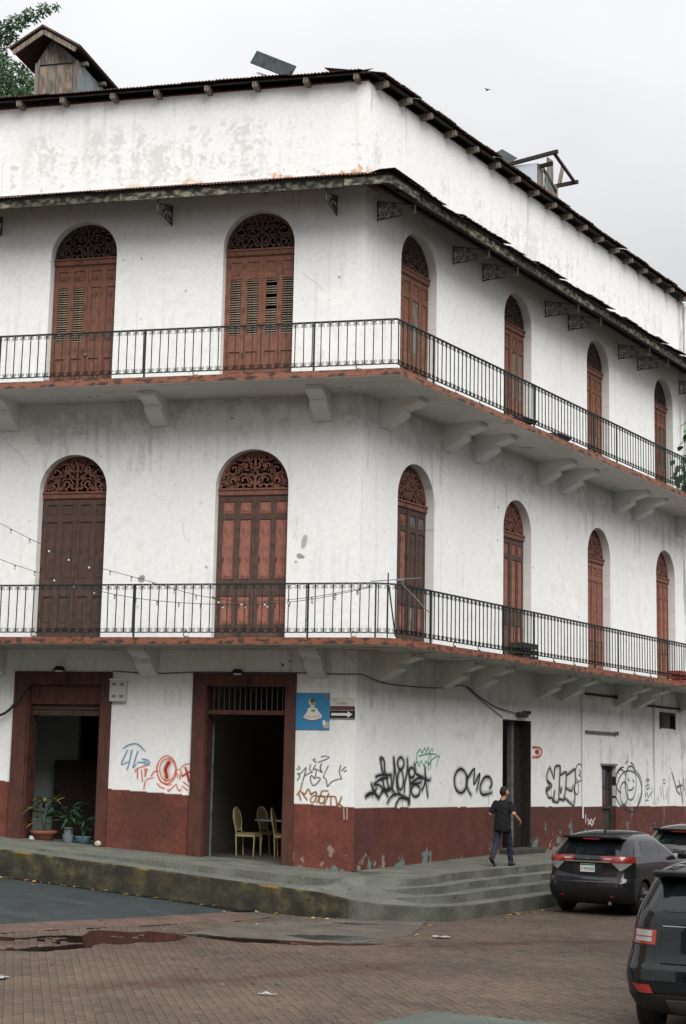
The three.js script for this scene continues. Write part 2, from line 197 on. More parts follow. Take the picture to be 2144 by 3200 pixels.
// ---------------------------------------------------------------- the corner building
const building = thing('corner_building', 'weathered white three-storey corner building with arched doors, iron balconies and red base', 'building');
const L_DOORS = [[-7.18, -5.62], [-3.15, -1.55]], R_DOORS = [[1.54, 3.17], [6.62, 8.17], [11.66, 13.2], [16.64, 18.18]];
const L_GROUND = [[-7.2, -5.52, 0.3, 3.73], [-3.21, -1.48, 0.1, 3.73]];
const FLOORS = [{ floor: 4.6, spring: 7.92 }, { floor: 9.99, spring: 13.22 }];
const Y0 = -1.2, YH = 18;
const GRAF={R:[['k',.075,'s',.99,2.28,1.05,2.08,1.14,1.96],
['k',.075,'s',.99,2.28,1.06,2.3,1.15,2.22,1.16,2.08,1.2,1.97],
['k',.075,'s',.82,1.91,1.02,1.95,1.44,1.95],
['k',.075,'s',.77,1.76,.94,1.84,1.18,1.88,1.3,1.9],
['k',.075,'s',.77,1.75,1,1.73,1.19,1.61,1.31,1.51],
['k',.075,'s',1.08,1.88,1.16,1.7,1.25,1.62,1.43,1.67,1.46,1.82,1.42,1.94],
['k',.075,'s',1.26,1.92,1.3,1.75,1.38,1.67],
['k',.075,'s',1.53,2.31,1.57,2.08,1.52,1.75,1.49,1.65],
['k',.075,'s',1.55,2.22,1.64,1.94,1.69,1.67,1.79,1.57],
['k',.075,'s',1.97,2.2,1.95,2.14,1.91,2.1,1.85,2.07,1.78,2.08,1.73,2.11,1.7,2.17,1.7,2.22,1.73,2.28,1.78,2.31,1.84,2.32,1.9,2.3,1.95,2.25,1.97,2.2],
['k',.075,'s',1.95,1.85,1.94,1.75,1.9,1.68,1.85,1.65,1.79,1.66,1.74,1.71,1.71,1.8,1.71,1.9,1.73,1.98,1.78,2.04,1.84,2.05,1.89,2.02,1.93,1.94,1.95,1.85],
['k',.075,'s',2.1,2.29,2.13,2.09,2,1.76,2,1.59],
['k',.075,'s',2.13,2.11,2.22,1.88,2.25,1.59,2.17,1.34],
['k',.075,'s',2.43,2,2.42,1.96,2.38,1.92,2.32,1.9,2.26,1.91,2.21,1.94,2.18,1.98,2.18,2.03,2.21,2.07,2.25,2.1,2.31,2.11,2.37,2.09,2.41,2.05,2.43,2],
['k',.075,'s',2.42,2.19,2.49,1.99,2.64,1.94,2.88,1.87,3.1,1.84,3.12,1.88],
['k',.075,'s',2.29,1.78,2.54,1.88,2.79,1.9],
['k',.075,'s',2.29,1.77,2.58,1.78,2.71,1.8],
['k',.075,'s',2.67,1.62,2.65,1.56,2.59,1.52,2.51,1.5,2.42,1.5,2.34,1.54,2.3,1.59,2.3,1.65,2.34,1.7,2.41,1.74,2.5,1.75,2.59,1.72,2.65,1.68,2.67,1.62],
['k',.075,'s',2.88,2.12,2.9,1.88,2.97,1.67,3.02,1.49],
['k',.075,'s',2.93,1.88,2.82,1.69,2.76,1.65],
['k',.075,'s',.43,1.5,.56,1.58,.75,1.6,.85,1.67],
['k',.075,'s',.65,1.76,.69,1.68,.83,1.56,.95,1.48],
['k',.075,'s',.97,1.5,1.07,1.59],
['k',.075,'s',1.31,1.38,1.43,1.49,1.63,1.55,1.88,1.53,2.21,1.43,2.21,1.34],
['k',.075,'s',1.64,1.29,1.68,1.37,1.84,1.47,2.21,1.43],
['k',.075,'s',.45,1.52,.75,1.57,.91,1.48],
['k',.075,'s',1.07,1.61,1.43,1.67,1.63,1.55],
['k',.09,'s',4.83,1.83,4.8,1.71,4.71,1.62,4.57,1.57,4.42,1.59,4.3,1.66,4.24,1.77,4.23,1.9,4.3,2.01,4.42,2.08,4.56,2.1,4.7,2.05,4.8,1.96,4.83,1.83],
['k',.09,'s',4.83,1.93,4.81,1.76,4.89,1.63,5.03,1.52],
['k',.09,'s',4.88,1.91,5.19,2.11,5.17,1.76,5.46,2,5.32,1.63],
['k',.09,'s',5.98,1.67,6.08,1.78,5.96,1.92,5.71,1.92,5.51,1.76,5.49,1.6,5.66,1.52,6.06,1.57],
['g',.03,'s',2.52,2.42,2.65,2.51,2.74,2.43,2.87,2.54,2.91,2.43,3.02,2.56,3.06,2.43,3.19,2.54,3.22,2.46],
['g',.03,'s',2.61,2.36,2.96,2.41,3.4,2.41],
['g',.03,'s',2.49,2.21,2.57,2.24,2.62,2.13,2.7,2.26,2.83,2.15,2.92,2.26,3.05,2.18,3.22,2.31,3.53,2.38,3.44,2.27,3.4,2.14],
['g',.03,'s',2.52,2.42,2.49,2.23,2.47,2.15],
['g',.03,'s',3.04,2.37,3.03,2.05],
['g',.03,'s',3.13,2.41,3.14,2.1],
['w',.03,'f',9.27,2.18,9.51,1.9,9.54,2.17,9.73,2.23,9.88,2.2,9.88,2,10.22,2.08,10.29,2,10.74,2.15,10.8,2.11,10.83,1.88,10.73,1.59,10.8,1.51,10.7,1.22,10.19,1.41,10.1,1.37,9.82,1.39,9.72,1.31,9.42,1.36,9.39,1.43,9.17,1.44,9.02,1.64,9.27,1.73,9.08,1.87,9.12,2.08,9.27,2.18],
['k',.07,'s',9.27,2.18,9.51,1.9,9.54,2.17,9.73,2.23,9.88,2.2,9.88,2,10.22,2.08,10.29,2,10.74,2.15,10.8,2.11,10.83,1.88,10.73,1.59,10.8,1.51,10.7,1.22,10.19,1.41,10.1,1.37,9.82,1.39,9.72,1.31,9.42,1.36,9.39,1.43,9.17,1.44,9.02,1.64,9.27,1.73,9.08,1.87,9.12,2.08,9.27,2.18],
['k',.07,'s',9.88,2.2,9.82,1.72,9.79,1.39],
['k',.07,'s',10.26,2.03,10.22,1.69,10.1,1.37],
['k',.07,'s',9.54,1.59,9.45,1.36],
['k',.07,'s',9.88,1.67,9.91,1.54,9.97,1.67],
['k',.07,'s',10.22,1.67,10.57,1.59,10.67,1.72],
['k',.07,'s',9.11,1.85,9.39,1.73,9.05,1.59],
['k',.035,'s',11.31,2.06,11.28,1.96,11.2,1.88,11.09,1.84,10.97,1.85,10.87,1.91,10.82,2.01,10.82,2.12,10.88,2.21,10.97,2.27,11.09,2.29,11.2,2.25,11.28,2.17,11.31,2.06],
['k',.035,'s',11.02,1.67,11.01,1.59,10.97,1.54,10.91,1.51,10.85,1.52,10.8,1.56,10.77,1.63,10.77,1.71,10.8,1.77,10.85,1.81,10.91,1.82,10.97,1.8,11.01,1.74,11.02,1.67],
['k',.035,'s',11.06,2.14,11.16,2.06,11.03,2.01,11.16,1.96],
['k',.045,'s',13.53,1.49,13.53,1.67,13.63,1.84,13.82,1.99,14.08,2.1,14.38,2.14,14.69,2.12,14.97,2.05,15.2,1.91,15.34,1.74,15.38,1.55,15.3,1.37,15.13,1.21,14.89,1.09],
['k',.045,'s',14.96,1.8,14.91,1.59,14.77,1.42,14.59,1.34,14.39,1.37,14.24,1.5,14.15,1.69,14.15,1.91,14.25,2.11,14.41,2.24,14.61,2.27,14.79,2.19,14.92,2.02,14.96,1.8],
['k',.045,'s',13.84,1.55,13.73,1.57,13.63,1.61,13.55,1.69,13.5,1.77,13.49,1.87,13.51,1.97,13.57,2.05,13.66,2.12,13.77,2.16,13.88,2.17,14,2.14,14.1,2.09,14.17,2.01],
['k',.045,'s',14.34,1.52,14.31,1.38,14.21,1.27,14.09,1.22,13.96,1.24,13.85,1.32,13.79,1.45,13.79,1.6,13.86,1.73,13.97,1.81,14.1,1.83,14.22,1.78,14.31,1.67,14.34,1.52],
['k',.045,'s',14.93,2.15,15.31,1.92,15.34,1.52,14.98,1.12],
['k',.045,'s',13.44,1.47,13.8,1.19,14.31,1.05,14.76,1.01,15.06,1.12],
['k',.045,'s',13.87,1.19,14.24,1.17],
['k',.045,'s',14.19,2.34,14.34,2.41],
['k',.045,'s',14.39,1.61,14.62,1.62,14.77,1.69],
['k',.045,'s',14.36,1.92,14.47,1.86],
['k',.045,'s',14.7,1.89,14.81,1.83],
['k',.045,'s',14.56,2.37,14.78,2.29,14.89,2.15],
['k',.045,'s',13.53,2.05,13.75,2.19,14.04,2.24],
['k',.03,'s',15.93,1.89,15.92,1.88,15.88,1.87,15.83,1.86,15.77,1.87,15.72,1.87,15.7,1.89,15.7,1.9,15.72,1.91,15.77,1.92,15.83,1.92,15.88,1.92,15.92,1.91,15.93,1.89],
['k',.03,'s',15.65,1.69,15.85,1.78,15.96,1.66,15.69,1.63],
['k',.03,'s',15.61,1.58,15.64,1.4,15.76,1.55,15.84,1.4,16.08,1.55,16.07,1.4],
['k',.03,'s',16.12,1.66,16.16,1.54],
['k',.03,'s',15.64,1.29,15.64,1.3,15.65,1.3,15.66,1.31,15.68,1.32,15.7,1.32,15.72,1.33,15.74,1.33,15.76,1.33,15.79,1.33,15.81,1.33,15.83,1.32,15.85,1.32,15.86,1.31],
['k',.03,'s',17.19,1.85,17.18,1.82,17.15,1.8,17.1,1.79,17.06,1.79,17.02,1.81,17,1.84,17,1.87,17.02,1.9,17.06,1.91,17.11,1.92,17.15,1.91,17.18,1.88,17.19,1.85],
['k',.03,'s',16.8,1.69,16.88,1.43],
['k',.03,'s',16.97,1.75,17.04,1.34],
['k',.03,'s',17.38,1.69,17.2,1.36],
['d',.07,'s',17.73,2.11,17.97,1.81,18.13,1.57,18.38,1.48],
['d',.07,'s',18.31,1.87,18.47,1.57,18.59,1.26],
['d',.07,'s',18.66,1.93,18.73,1.6],
['d',.07,'s',18.9,1.93,18.9,1.45],
['d',.07,'s',18.13,1.69,18.56,1.75],
['r',.06,'s',8.27,2.66,8.64,2.66,8.81,2.57,8.64,2.44,8.27,2.42],
['r',.02,'f',8.65,2.56,8.63,2.53,8.59,2.5,8.53,2.49,8.47,2.5,8.42,2.51,8.39,2.54,8.39,2.56,8.42,2.59,8.47,2.61,8.53,2.61,8.59,2.6,8.63,2.58,8.65,2.56],
['w',.05,'s',11.46,.99,11.47,.78],
['w',.05,'s',11.59,.87,11.71,.79,11.81,.87,11.91,.79,12.08,.9],
['w',.05,'s',11.61,.74,11.77,.77,11.84,.71,11.97,.76]],
L:[['b',.035,'s',4.9,2.35,5.02,2.06,4.87,2.11],
['b',.035,'s',4.8,2.35,4.85,2.08,4.89,1.95],
['b',.035,'s',4.67,2.33,4.76,2,4.69,2.07],
['b',.035,'s',4.56,2.17,4.45,2.16,4.4,2.1,4.52,2.07],
['b',.035,'s',4.99,2.39,4.85,2.47,4.68,2.48,4.51,2.34],
['b',.035,'s',4.66,2.11,4.58,2.1,4.46,2.13],
['o',.028,'s',3.8,1.97,3.82,1.83,3.89,1.73,3.98,1.68,4.08,1.69,4.17,1.77,4.22,1.89,4.23,2.03,4.18,2.15,4.1,2.23,4,2.25,3.9,2.2,3.83,2.1,3.8,1.97],
['o',.028,'s',3.82,1.97,3.84,1.87,3.89,1.78,3.97,1.74,4.05,1.75,4.12,1.81,4.16,1.91,4.17,2.02,4.13,2.12,4.07,2.18,3.98,2.2,3.9,2.16,3.85,2.08,3.82,1.97],
['o',.028,'s',4.5,1.55,4.49,1.66,4.45,1.75,4.3,1.8],
['o',.028,'s',4.35,1.83,4.29,1.92,4.2,1.93],
['o',.028,'s',4.21,1.85,4.14,1.72,3.98,1.65,3.9,1.67],
['o',.028,'s',4.21,1.68,4.15,1.61,4.05,1.58],
['o',.028,'s',3.97,1.57,3.96,1.52,3.8,1.67,3.77,1.59,3.71,1.53,3.69,1.58],
['o',.028,'s',3.78,1.98,3.71,1.97,3.68,1.86],
['o',.028,'s',3.7,2,3.63,2.08,3.49,2.1],
['o',.028,'s',3.64,1.72,3.53,1.64],
['o',.028,'s',3.67,1.64,3.55,1.56],
['o',.028,'s',3.78,1.9,3.77,1.81],
['o',.028,'s',3.72,1.88,3.72,1.78],
['o',.028,'s',4.71,1.91,4.66,1.98,4.4,2.06],
['o',.028,'s',4.66,1.95,4.65,1.77],
['o',.028,'s',4.57,1.95,4.54,1.71],
['o',.028,'s',4.51,1.95,4.44,1.97,4.49,1.82],
['o',.028,'s',4.48,1.98,4.49,1.84],
['r',.1,'s',3.97,2.12,4.04,1.99,4.03,1.91,4,1.8],
['r',.05,'s',3.61,2.02,3.56,1.88,3.52,1.73],
['r',.05,'s',3.67,1.84,3.49,1.95],
['k',.022,'s',.84,2.25,.88,2.23,.82,2.18],
['k',.022,'s',.71,2.29,.64,2.31,.55,2.29,.59,2.25,.77,2.18],
['k',.022,'s',1.22,2.04,1.18,2.02],
['k',.022,'s',1.18,2.09,1.15,2.04],
['k',.022,'s',1.2,1.95,1.13,1.95,1.03,2.07,1.04,1.97,1.09,1.79],
['k',.022,'s',1.19,1.94,1.15,1.9,1.2,1.81],
['k',.022,'s',1.04,1.9,.98,1.95,.89,1.98,.95,2.03,.93,2.13],
['k',.022,'s',.83,2.13,.88,2.02,.83,2.05,.69,1.98],
['k',.022,'s',.7,2.16,.73,2.07,.69,1.98],
['k',.022,'s',.81,2.02,.82,1.91,.85,1.87],
['k',.022,'s',.84,1.85,.9,1.91,.93,1.89,.92,1.79,.87,1.71,.79,1.75,.72,1.85,.78,1.88,.84,1.85],
['k',.022,'s',.56,2.11,.66,1.89,.6,1.85,.57,1.7,.5,1.78,.41,1.83,.28,1.86],
['k',.022,'s',.3,2.13,.33,2,.28,1.86],
['k',.022,'s',.28,2.02,.2,2.1],
['k',.022,'s',.23,2,.18,2.03],
['n',.035,'s',1.1,1.76,1.13,1.62,1.2,1.52],
['n',.035,'s',1.13,1.59,1.09,1.56,1.03,1.54,.97,1.64,.91,1.53],
['n',.035,'s',1.16,1.53,1.12,1.41],
['n',.035,'s',1.09,1.55,.99,1.42],
['n',.035,'s',.91,1.53,.81,1.59,.8,1.52,.87,1.5,.92,1.42,.89,1.37,.82,1.4,.8,1.5],
['n',.035,'s',.69,1.59,.73,1.47,.78,1.37],
['n',.035,'s',.68,1.61,.56,1.61],
['n',.035,'s',.62,1.44,.63,1.4,.65,1.37,.67,1.36,.7,1.36,.73,1.38,.74,1.41,.74,1.45,.73,1.49,.71,1.51,.68,1.51,.65,1.5,.63,1.47,.62,1.44],
['n',.035,'s',.54,1.56,.57,1.47,.63,1.31],
['n',.035,'s',.79,1.5,.6,1.5,.41,1.5,.38,1.43,.36,1.31],
['n',.035,'s',.49,1.48,.49,1.31],
['n',.035,'s',.27,1.5,.31,1.38,.34,1.31],
['n',.035,'s',.34,1.37,.24,1.3],
['w',.02,'s',.22,1.28,.21,1.06],
['w',.02,'s',.15,1.28,.15,1.06]],
};
const INK = { k: [20, 24, 24], d: [60, 66, 62], g: [26, 112, 74], w: [222, 220, 214], r: [150, 38, 24], o: [176, 70, 46], b: [78, 118, 148], n: [112, 72, 34] };
function wallTexture(side) {
  const left = side === 'L', WM = left ? 13 : 20, S = 100, Q = 52, w = WM * S, h = YH * S;
  const X = left ? (px) => px / Q - 13 : (px) => px / Q, Y = (py) => Y0 + YH - py / Q;
  const redTop = left ? (x) => 1.30 - 0.0475 * x : (x) => 1.30 - 0.0085 * x;
  const base = pixels(WM * Q, YH * Q, (px, py) => {
    const x = X(px), y = Y(py), o = left ? 0 : 40;
    const n1 = fbm(x * 0.55 + o, y * 0.55, 2, 5), n2 = fbm(x * 2.6 + o, y * 2.6, 5, 4), st = fbm(x * 3.1 + o, y * 0.33, 8, 4), fine = fbm(x * 13 + o, y * 13, 3, 2), grit = fbm(x * 9 + o, y * 9, 43, 3);
    let r = 230, g = 230, b = 228;
    const v = 12 * n1 + 9 * n2 + 16 * fine + 8 * grit; r += v; g += v; b += v * 0.9;
    let k = 0;
    if (y > 14.3) {   // parapet: broad weathered patches with ragged edges
      const zone = left ? smooth(14.7, 15.1, y) * (1 - smooth(16.0, 16.35, y)) * smooth(-8.6, -7.4, x) * (1 - 0.6 * smooth(-2.6, -0.6, x)) : smooth(14.6, 14.9, y) * (1 - smooth(15.6, 16.3, y));
      k = Math.max(k, smooth(-0.06, 0.24, n2 * 0.6 + st * 0.6 + n1 * 0.55 + 0.75 * grit + 0.3 * fine - (left ? 0.0 : 0.06)) * zone * (left ? 0.28 : 0.26));
      k = Math.max(k, smooth(0.18, 0.3, fbm(x * 4.2 + o, y * 4.2, 12, 4) + 0.3 * n1) * 0.3 * (left ? smooth(16.1, 15.3, y) : 0.4));
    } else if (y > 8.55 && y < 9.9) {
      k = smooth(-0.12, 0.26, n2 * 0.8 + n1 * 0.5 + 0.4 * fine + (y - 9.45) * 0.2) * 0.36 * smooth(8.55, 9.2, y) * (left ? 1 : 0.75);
    } else if (y < 4.5 && y > 1.2) {
      k = smooth(0.0, 0.5, n2 * 0.6 + n1 * 0.9 + 0.3 * fine + (left ? -0.12 : smooth(3, 13, x) * 0.1 + (y - 3.2) * 0.06)) * 0.32;
      if (!left && x > 9) k = Math.max(k, smooth(0.02, 0.2, st + 0.4 * n2 - 0.05) * 0.34 * smooth(9, 15, x));
    } else k = smooth(0.05, 0.5, n2 + 0.6 * n1 + 0.4 * fine) * 0.14;
    if (y > 4.7) { const q = smooth(0.12, 0.34, fbm(x * 7 + o, y * 0.4, 33, 3)) * (y > 14.6 ? (left ? 0.16 : 0.3) * smooth(0.0, 0.25, n1 + 0.15) : 0.1); k = Math.max(k, q); }   // rain runs
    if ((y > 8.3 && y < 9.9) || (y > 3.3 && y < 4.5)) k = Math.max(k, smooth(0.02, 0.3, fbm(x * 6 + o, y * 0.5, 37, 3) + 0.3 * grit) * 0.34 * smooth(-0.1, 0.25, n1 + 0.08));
    k = Math.max(k, smooth(0.40, 0.46, fbm(x * 5.5 + o, y * 5.5, 17, 3)) * 0.4);
    r = lerp(r, 134, k); g = lerp(g, 133, k); b = lerp(b, 128, k);
    if (y > 14.45 && y < 15.0) {   // rust washed from the awning flashing
      const q = left ? smooth(-7.6, -2, x) * smooth(0.02, 0.22, n2 + 0.25 + st * 0.3 - (y - 14.6) * 1.6) * 0.75 : smooth(0.9, 0.2, x) * smooth(15.0, 14.5, y);
      r = lerp(r, 186, q); g = lerp(g, 126, q); b = lerp(b, 84, q);
    }
    if (!left && x > 18.4) { const q = smooth(18.4, 19.1, x) * smooth(-0.1, 0.15, st + 0.2 * n2) * 0.55; r = lerp(r, 110, q); g = lerp(g, 112, q); b = lerp(b, 106, q); }
    const rt = redTop(x) + 0.012 * n2;
    if (y < rt) {
      const f = 1 + 0.32 * n2 + 0.3 * fine + 0.22 * n1;
      r = (left ? 100 : 88) * f; g = (left ? 54 : 45) * f; b = (left ? 43 : 37) * f;
      const low = left ? (x > -1.3 ? 0.55 : x > -5.5 && x < -5.2 ? 0.3 : 0) : 0.42;
      const up = clamp((y - 0.05) / (left ? 0.55 : x > 5.4 ? 1.0 : 0.4));
      const pe = smooth(0.13, 0.17, fbm(x * 2.9 + o + 3, y * 1.9 + 7, 23, 4) + 0.35 * grit + low * 0.5 * (1 - up) - 0.12 - 0.08 * up);
      if (low > 0) { const tq = fbm(x * 1.3 + 9, y * 1.3, 27, 2) > -0.08; r = lerp(r, tq ? 98 : 132, pe); g = lerp(g, tq ? 120 : 122, pe); b = lerp(b, tq ? 115 : 110, pe); }
      const gr = smooth(0.05, 0.3, -n1 + 0.4 * n2 + 0.4 * grit) * 0.45; r = lerp(r, 66, gr); g = lerp(g, 42, gr); b = lerp(b, 38, gr);
    }
    return [clamp(r, 0, 255), clamp(g, 0, 255), clamp(b, 0, 255)];
  });
  const c = canvas(w, h), g = c.getContext('2d'); g.imageSmoothingEnabled = true; g.drawImage(base, 0, 0, w, h); g.lineCap = 'round'; g.lineJoin = 'round';
  const PX = (x) => (left ? x + 13 : x) * S, PY = (y) => (y - Y0) * -S + h;
  for (const [col, wd, kind, ...q] of GRAF[side]) {
    const p = []; for (let i = 0; i < q.length; i += 2) p.push([PX(left ? -q[i] : q[i]), PY(q[i + 1])]);
    const path = () => { g.beginPath(); g.moveTo(...p[0]); if (kind === 'f') p.forEach((a) => g.lineTo(...a)); else { for (let i = 1; i + 1 < p.length; i++) g.quadraticCurveTo(p[i][0], p[i][1], (p[i][0] + p[i + 1][0]) / 2, (p[i][1] + p[i + 1][1]) / 2); g.lineTo(...p[p.length - 1]); } };
    const rgb = INK[col].join(',');
    path();
    if (kind === 'f') { g.fillStyle = `rgba(${rgb},0.9)`; g.fill(); continue; }
    for (const [q, a] of [[2.3, 0.05], [1.9, 0.07], [1.5, 0.1], [1.2, 0.14]]) { g.strokeStyle = `rgba(${rgb},${a * (wd > 0.05 ? 1 : 0.5)})`; g.lineWidth = wd * S * q; g.stroke(); }
    const F = []; for (let i = 0; i + 1 < p.length; i++) { const L = Math.hypot(p[i + 1][0] - p[i][0], p[i + 1][1] - p[i][1]), n = Math.max(2, Math.ceil(L / 3)); const a0 = p[Math.max(0, i - 1)], a1 = p[i], a2 = p[i + 1], a3 = p[Math.min(p.length - 1, i + 2)]; for (let k = 0; k < n; k++) { const t = k / n, c = (q) => 0.5 * (2 * a1[q] + (a2[q] - a0[q]) * t + (2 * a0[q] - 5 * a1[q] + 4 * a2[q] - a3[q]) * t * t + (3 * a1[q] - a0[q] - 3 * a2[q] + a3[q]) * t * t * t); F.push([c(0), c(1)]); } } F.push(p[p.length - 1]);
    const ph = rnd() * 50; for (let i = 0; i + 1 < F.length; i++) { const m = 0.8 + 0.55 * fbm(ph + i * 0.11, ph, 3, 2) - 0.25 * smooth(0.75, 1, i / F.length); g.strokeStyle = `rgba(${rgb},${clamp(0.72 + 0.5 * fbm(ph + i * 0.2, 7, 5, 2), 0.4, 0.9)})`; g.lineWidth = Math.max(1.2, wd * S * (wd > 0.05 ? 0.78 : 0.95) * m); g.beginPath(); g.moveTo(...F[i]); g.lineTo(...F[i + 1]); g.stroke(); }
    if (wd > 0.06 && rnd() < 0.35) { const q = F[Math.floor(rnd() * F.length)], l = rr(8, 30); g.strokeStyle = `rgba(${rgb},0.7)`; g.lineWidth = 1.6; g.beginPath(); g.moveTo(q[0], q[1]); g.lineTo(q[0] + rr(-1, 1), q[1] + l); g.stroke(); }
  }
  // chips, nail holes and plaster repairs
  for (let i = 0; i < (left ? 46 : 80); i++) {
    const x = left ? rr(-9, 0) : rr(0, 19.2), y = rr(1.5, 13.2), s = rr(0.008, 0.03), a = rr(0.35, 0.75);
    g.fillStyle = `rgba(84,82,76,${a})`; g.beginPath(); g.ellipse(PX(x), PY(y), s * S, s * S * rr(0.6, 1.6), rr(0, 3), 0, 7); g.fill();
  }
  for (let i = 0; i < (left ? 14 : 22); i++) { let x = left ? rr(-8.8, -0.2) : rr(0.3, 19), y = rr(1.8, 16.2); if (Math.abs(y - 14.3) < 0.4) continue; g.strokeStyle = `rgba(96,94,90,${rr(0.2, 0.45)})`; g.lineWidth = rr(0.7, 1.3); g.beginPath(); g.moveTo(PX(x), PY(y)); const dir = rr(-2.6, -0.5); for (let k = 0; k < rr(5, 14); k++) { x += Math.cos(dir) * 0.07 + rr(-0.04, 0.04); y += Math.sin(dir) * 0.07 + rr(-0.03, 0.03); g.lineTo(PX(x), PY(y)); } g.stroke(); }
  for (let i = 0; i < (left ? 12 : 18); i++) { const x = left ? rr(-8.8, -0.5) : rr(0.3, 18.5), y = rr(1.7, 13), w_ = rr(0.25, 0.9), h_ = rr(0.2, 0.6); g.fillStyle = rnd() < 0.5 ? 'rgba(240,240,238,0.16)' : 'rgba(205,205,200,0.13)'; const qs = Array.from({ length: 11 }, () => rr(0.7, 1.2)); for (const m of [1, 0.93, 0.86]) { g.beginPath(); qs.forEach((q, k) => { const a = k / 11 * 6.283; g.lineTo(PX(x + Math.cos(a) * w_ / 2 * q * m), PY(y + Math.sin(a) * h_ / 2 * q * m)); }); g.fill(); } }
  if (left) { g.fillStyle = 'rgba(150,148,142,0.7)'; g.beginPath(); g.ellipse(PX(-1.18), PY(6.72), 6, 15, 0.2, 0, 7); g.fill(); g.fillStyle = 'rgba(120,118,112,0.7)'; for (const [x, y, s] of [[-1.27, 6.42, 7], [-1.2, 6.4, 4], [-4.75, 5.95, 8], [-4.72, 6.0, 6], [-1.35, 6.3, 3]]) { g.beginPath(); g.ellipse(PX(x), PY(y), s, s * 0.8, 0.4, 0, 7); g.fill(); } }
  return tex(c);
}
function wallMat(side) { return new THREE.MeshStandardMaterial({ map: wallTexture(side), roughness: 0.92, bumpMap: rep(BP, side === 'L' ? 6.5 : 10, 9), bumpScale: 0.007 }); }
M.wallL = wallMat('L'); M.wallR = wallMat('R');
function archHole(x0, x1, y0, ys) { const h = new THREE.Path(), c = (x0 + x1) / 2, r = (x1 - x0) / 2; h.moveTo(x0, y0); h.lineTo(x1, y0); h.lineTo(x1, ys); h.absarc(c, ys, r, 0, Math.PI, false); h.lineTo(x0, y0); return h; }
function rectHole(x0, x1, y0, y1) { const h = new THREE.Path(); h.moveTo(x0, y0); h.lineTo(x1, y0); h.lineTo(x1, y1); h.lineTo(x0, y1); h.lineTo(x0, y0); return h; }
const R_GROUND = [[6.62, 8.16, 0.24, 3.3], [12.54, 13.49, 0.1, 2.26], [16.8, 18.0, 3.39, 3.84]];
function facade(side, x0, x1, arches, rects) {
  const s = new THREE.Shape(); s.moveTo(x0, Y0); s.lineTo(x1, Y0); s.lineTo(x1, 16.84); s.lineTo(x0, 16.84); s.lineTo(x0, Y0);
  for (const [a, b] of arches) for (const f of FLOORS) s.holes.push(archHole(a, b, f.floor - 0.02, f.spring));
  for (const q of rects) s.holes.push(rectHole(...q));
  const g = new THREE.ExtrudeGeometry(s, { depth: 0.45, bevelEnabled: false, curveSegments: 28 }); g.translate(0, 0, -0.45);
  const p = g.attributes.position, uv = g.attributes.uv; for (let i = 0; i < p.count; i++) uv.setXY(i, side === 'L' ? (p.getX(i) + 13) / 13 : p.getX(i) / 20, (p.getY(i) - Y0) / YH);
  return g;
}
mesh('wall', facade('L', -13, 0, [...L_DOORS, [-11.2, -9.64]], [...L_GROUND, [-11.3, -9.6, 0.6, 3.73]]), M.wallL, building).userData.label = 'long white wall with two bar doors and red base';
mesh('wall', facade('R', 0, END, R_DOORS, R_GROUND), M.wallR, building, FR).userData.label = 'white wall covered in graffiti along the parked cars';
// the two walls at the back close the volume
{
  const A = V3(-13, 0, 0), B = V3(-13, 0, -13), E = FR.p(END, 0, 0), F = FR.p(END, 0, -9.5);
  const wall = (a, b) => { const g = bar(a.clone().setY(7.75), b.clone().setY(7.75), 0.3, 17.8); return g; };
  mesh('rear_wall', join([wall(A.clone().add(V3(0.15, 0, -0.46)), B), wall(B, F), wall(F, E.clone().add(nR.clone().multiplyScalar(-0.46)).add(dR.clone().multiplyScalar(-0.16)))]), M.white, building);
  const plan = new THREE.Shape([[-12.8, -0.3], [-12.8, -12.9], [F.x, F.z], [E.x - 0.4, E.z + 0.1], [-0.2, -0.3]].map(([x, z]) => new THREE.Vector2(x, -z)));
  const slab = (y0, y1) => { const g = new THREE.ExtrudeGeometry(plan, { depth: y1 - y0, bevelEnabled: false }); g.rotateX(-Math.PI / 2); g.translate(0, y0, 0); return boxUV(g); };
  mesh('interior_ceiling', slab(4.1, 4.5), M.interiorPaint, building); mesh('interior_floor', slab(9.6, 9.9), M.interiorPaint, building); mesh('attic_floor', slab(16.1, 16.4), M.interiorPaint, building);
  mesh('interior_floor', slab(-0.9, 0.11), M.interiorFloor, building);
  mesh('raised_floor', bx(-12.6, -4.45, 0.11, 0.37, -10.5, -0.46), M.interiorFloor, building);
  mesh('partition_wall', bx(-4.45, -4.3, -0.5, 4.1, -10.5, -0.46), M.interiorPaint, building);
  mesh('partition_wall', bx(-12.6, -0.6, -0.5, 4.1, -10.7, -10.5), M.interiorPaint, building); mesh('partition_wall', bx(-0.75, -0.6, -0.5, 4.1, -10.5, -0.46), M.interiorPaint, building);
  mesh('partition_wall', bx(-9.3, -9.15, -0.5, 4.1, -10.5, -0.46), M.interiorWall, building).userData.label = 'grey green side wall of the left room';
  mesh('partition_wall', bx(-9.1, -7.15, 0.37, 4.1, -2.9, -2.75), M.interiorWall, building);
}

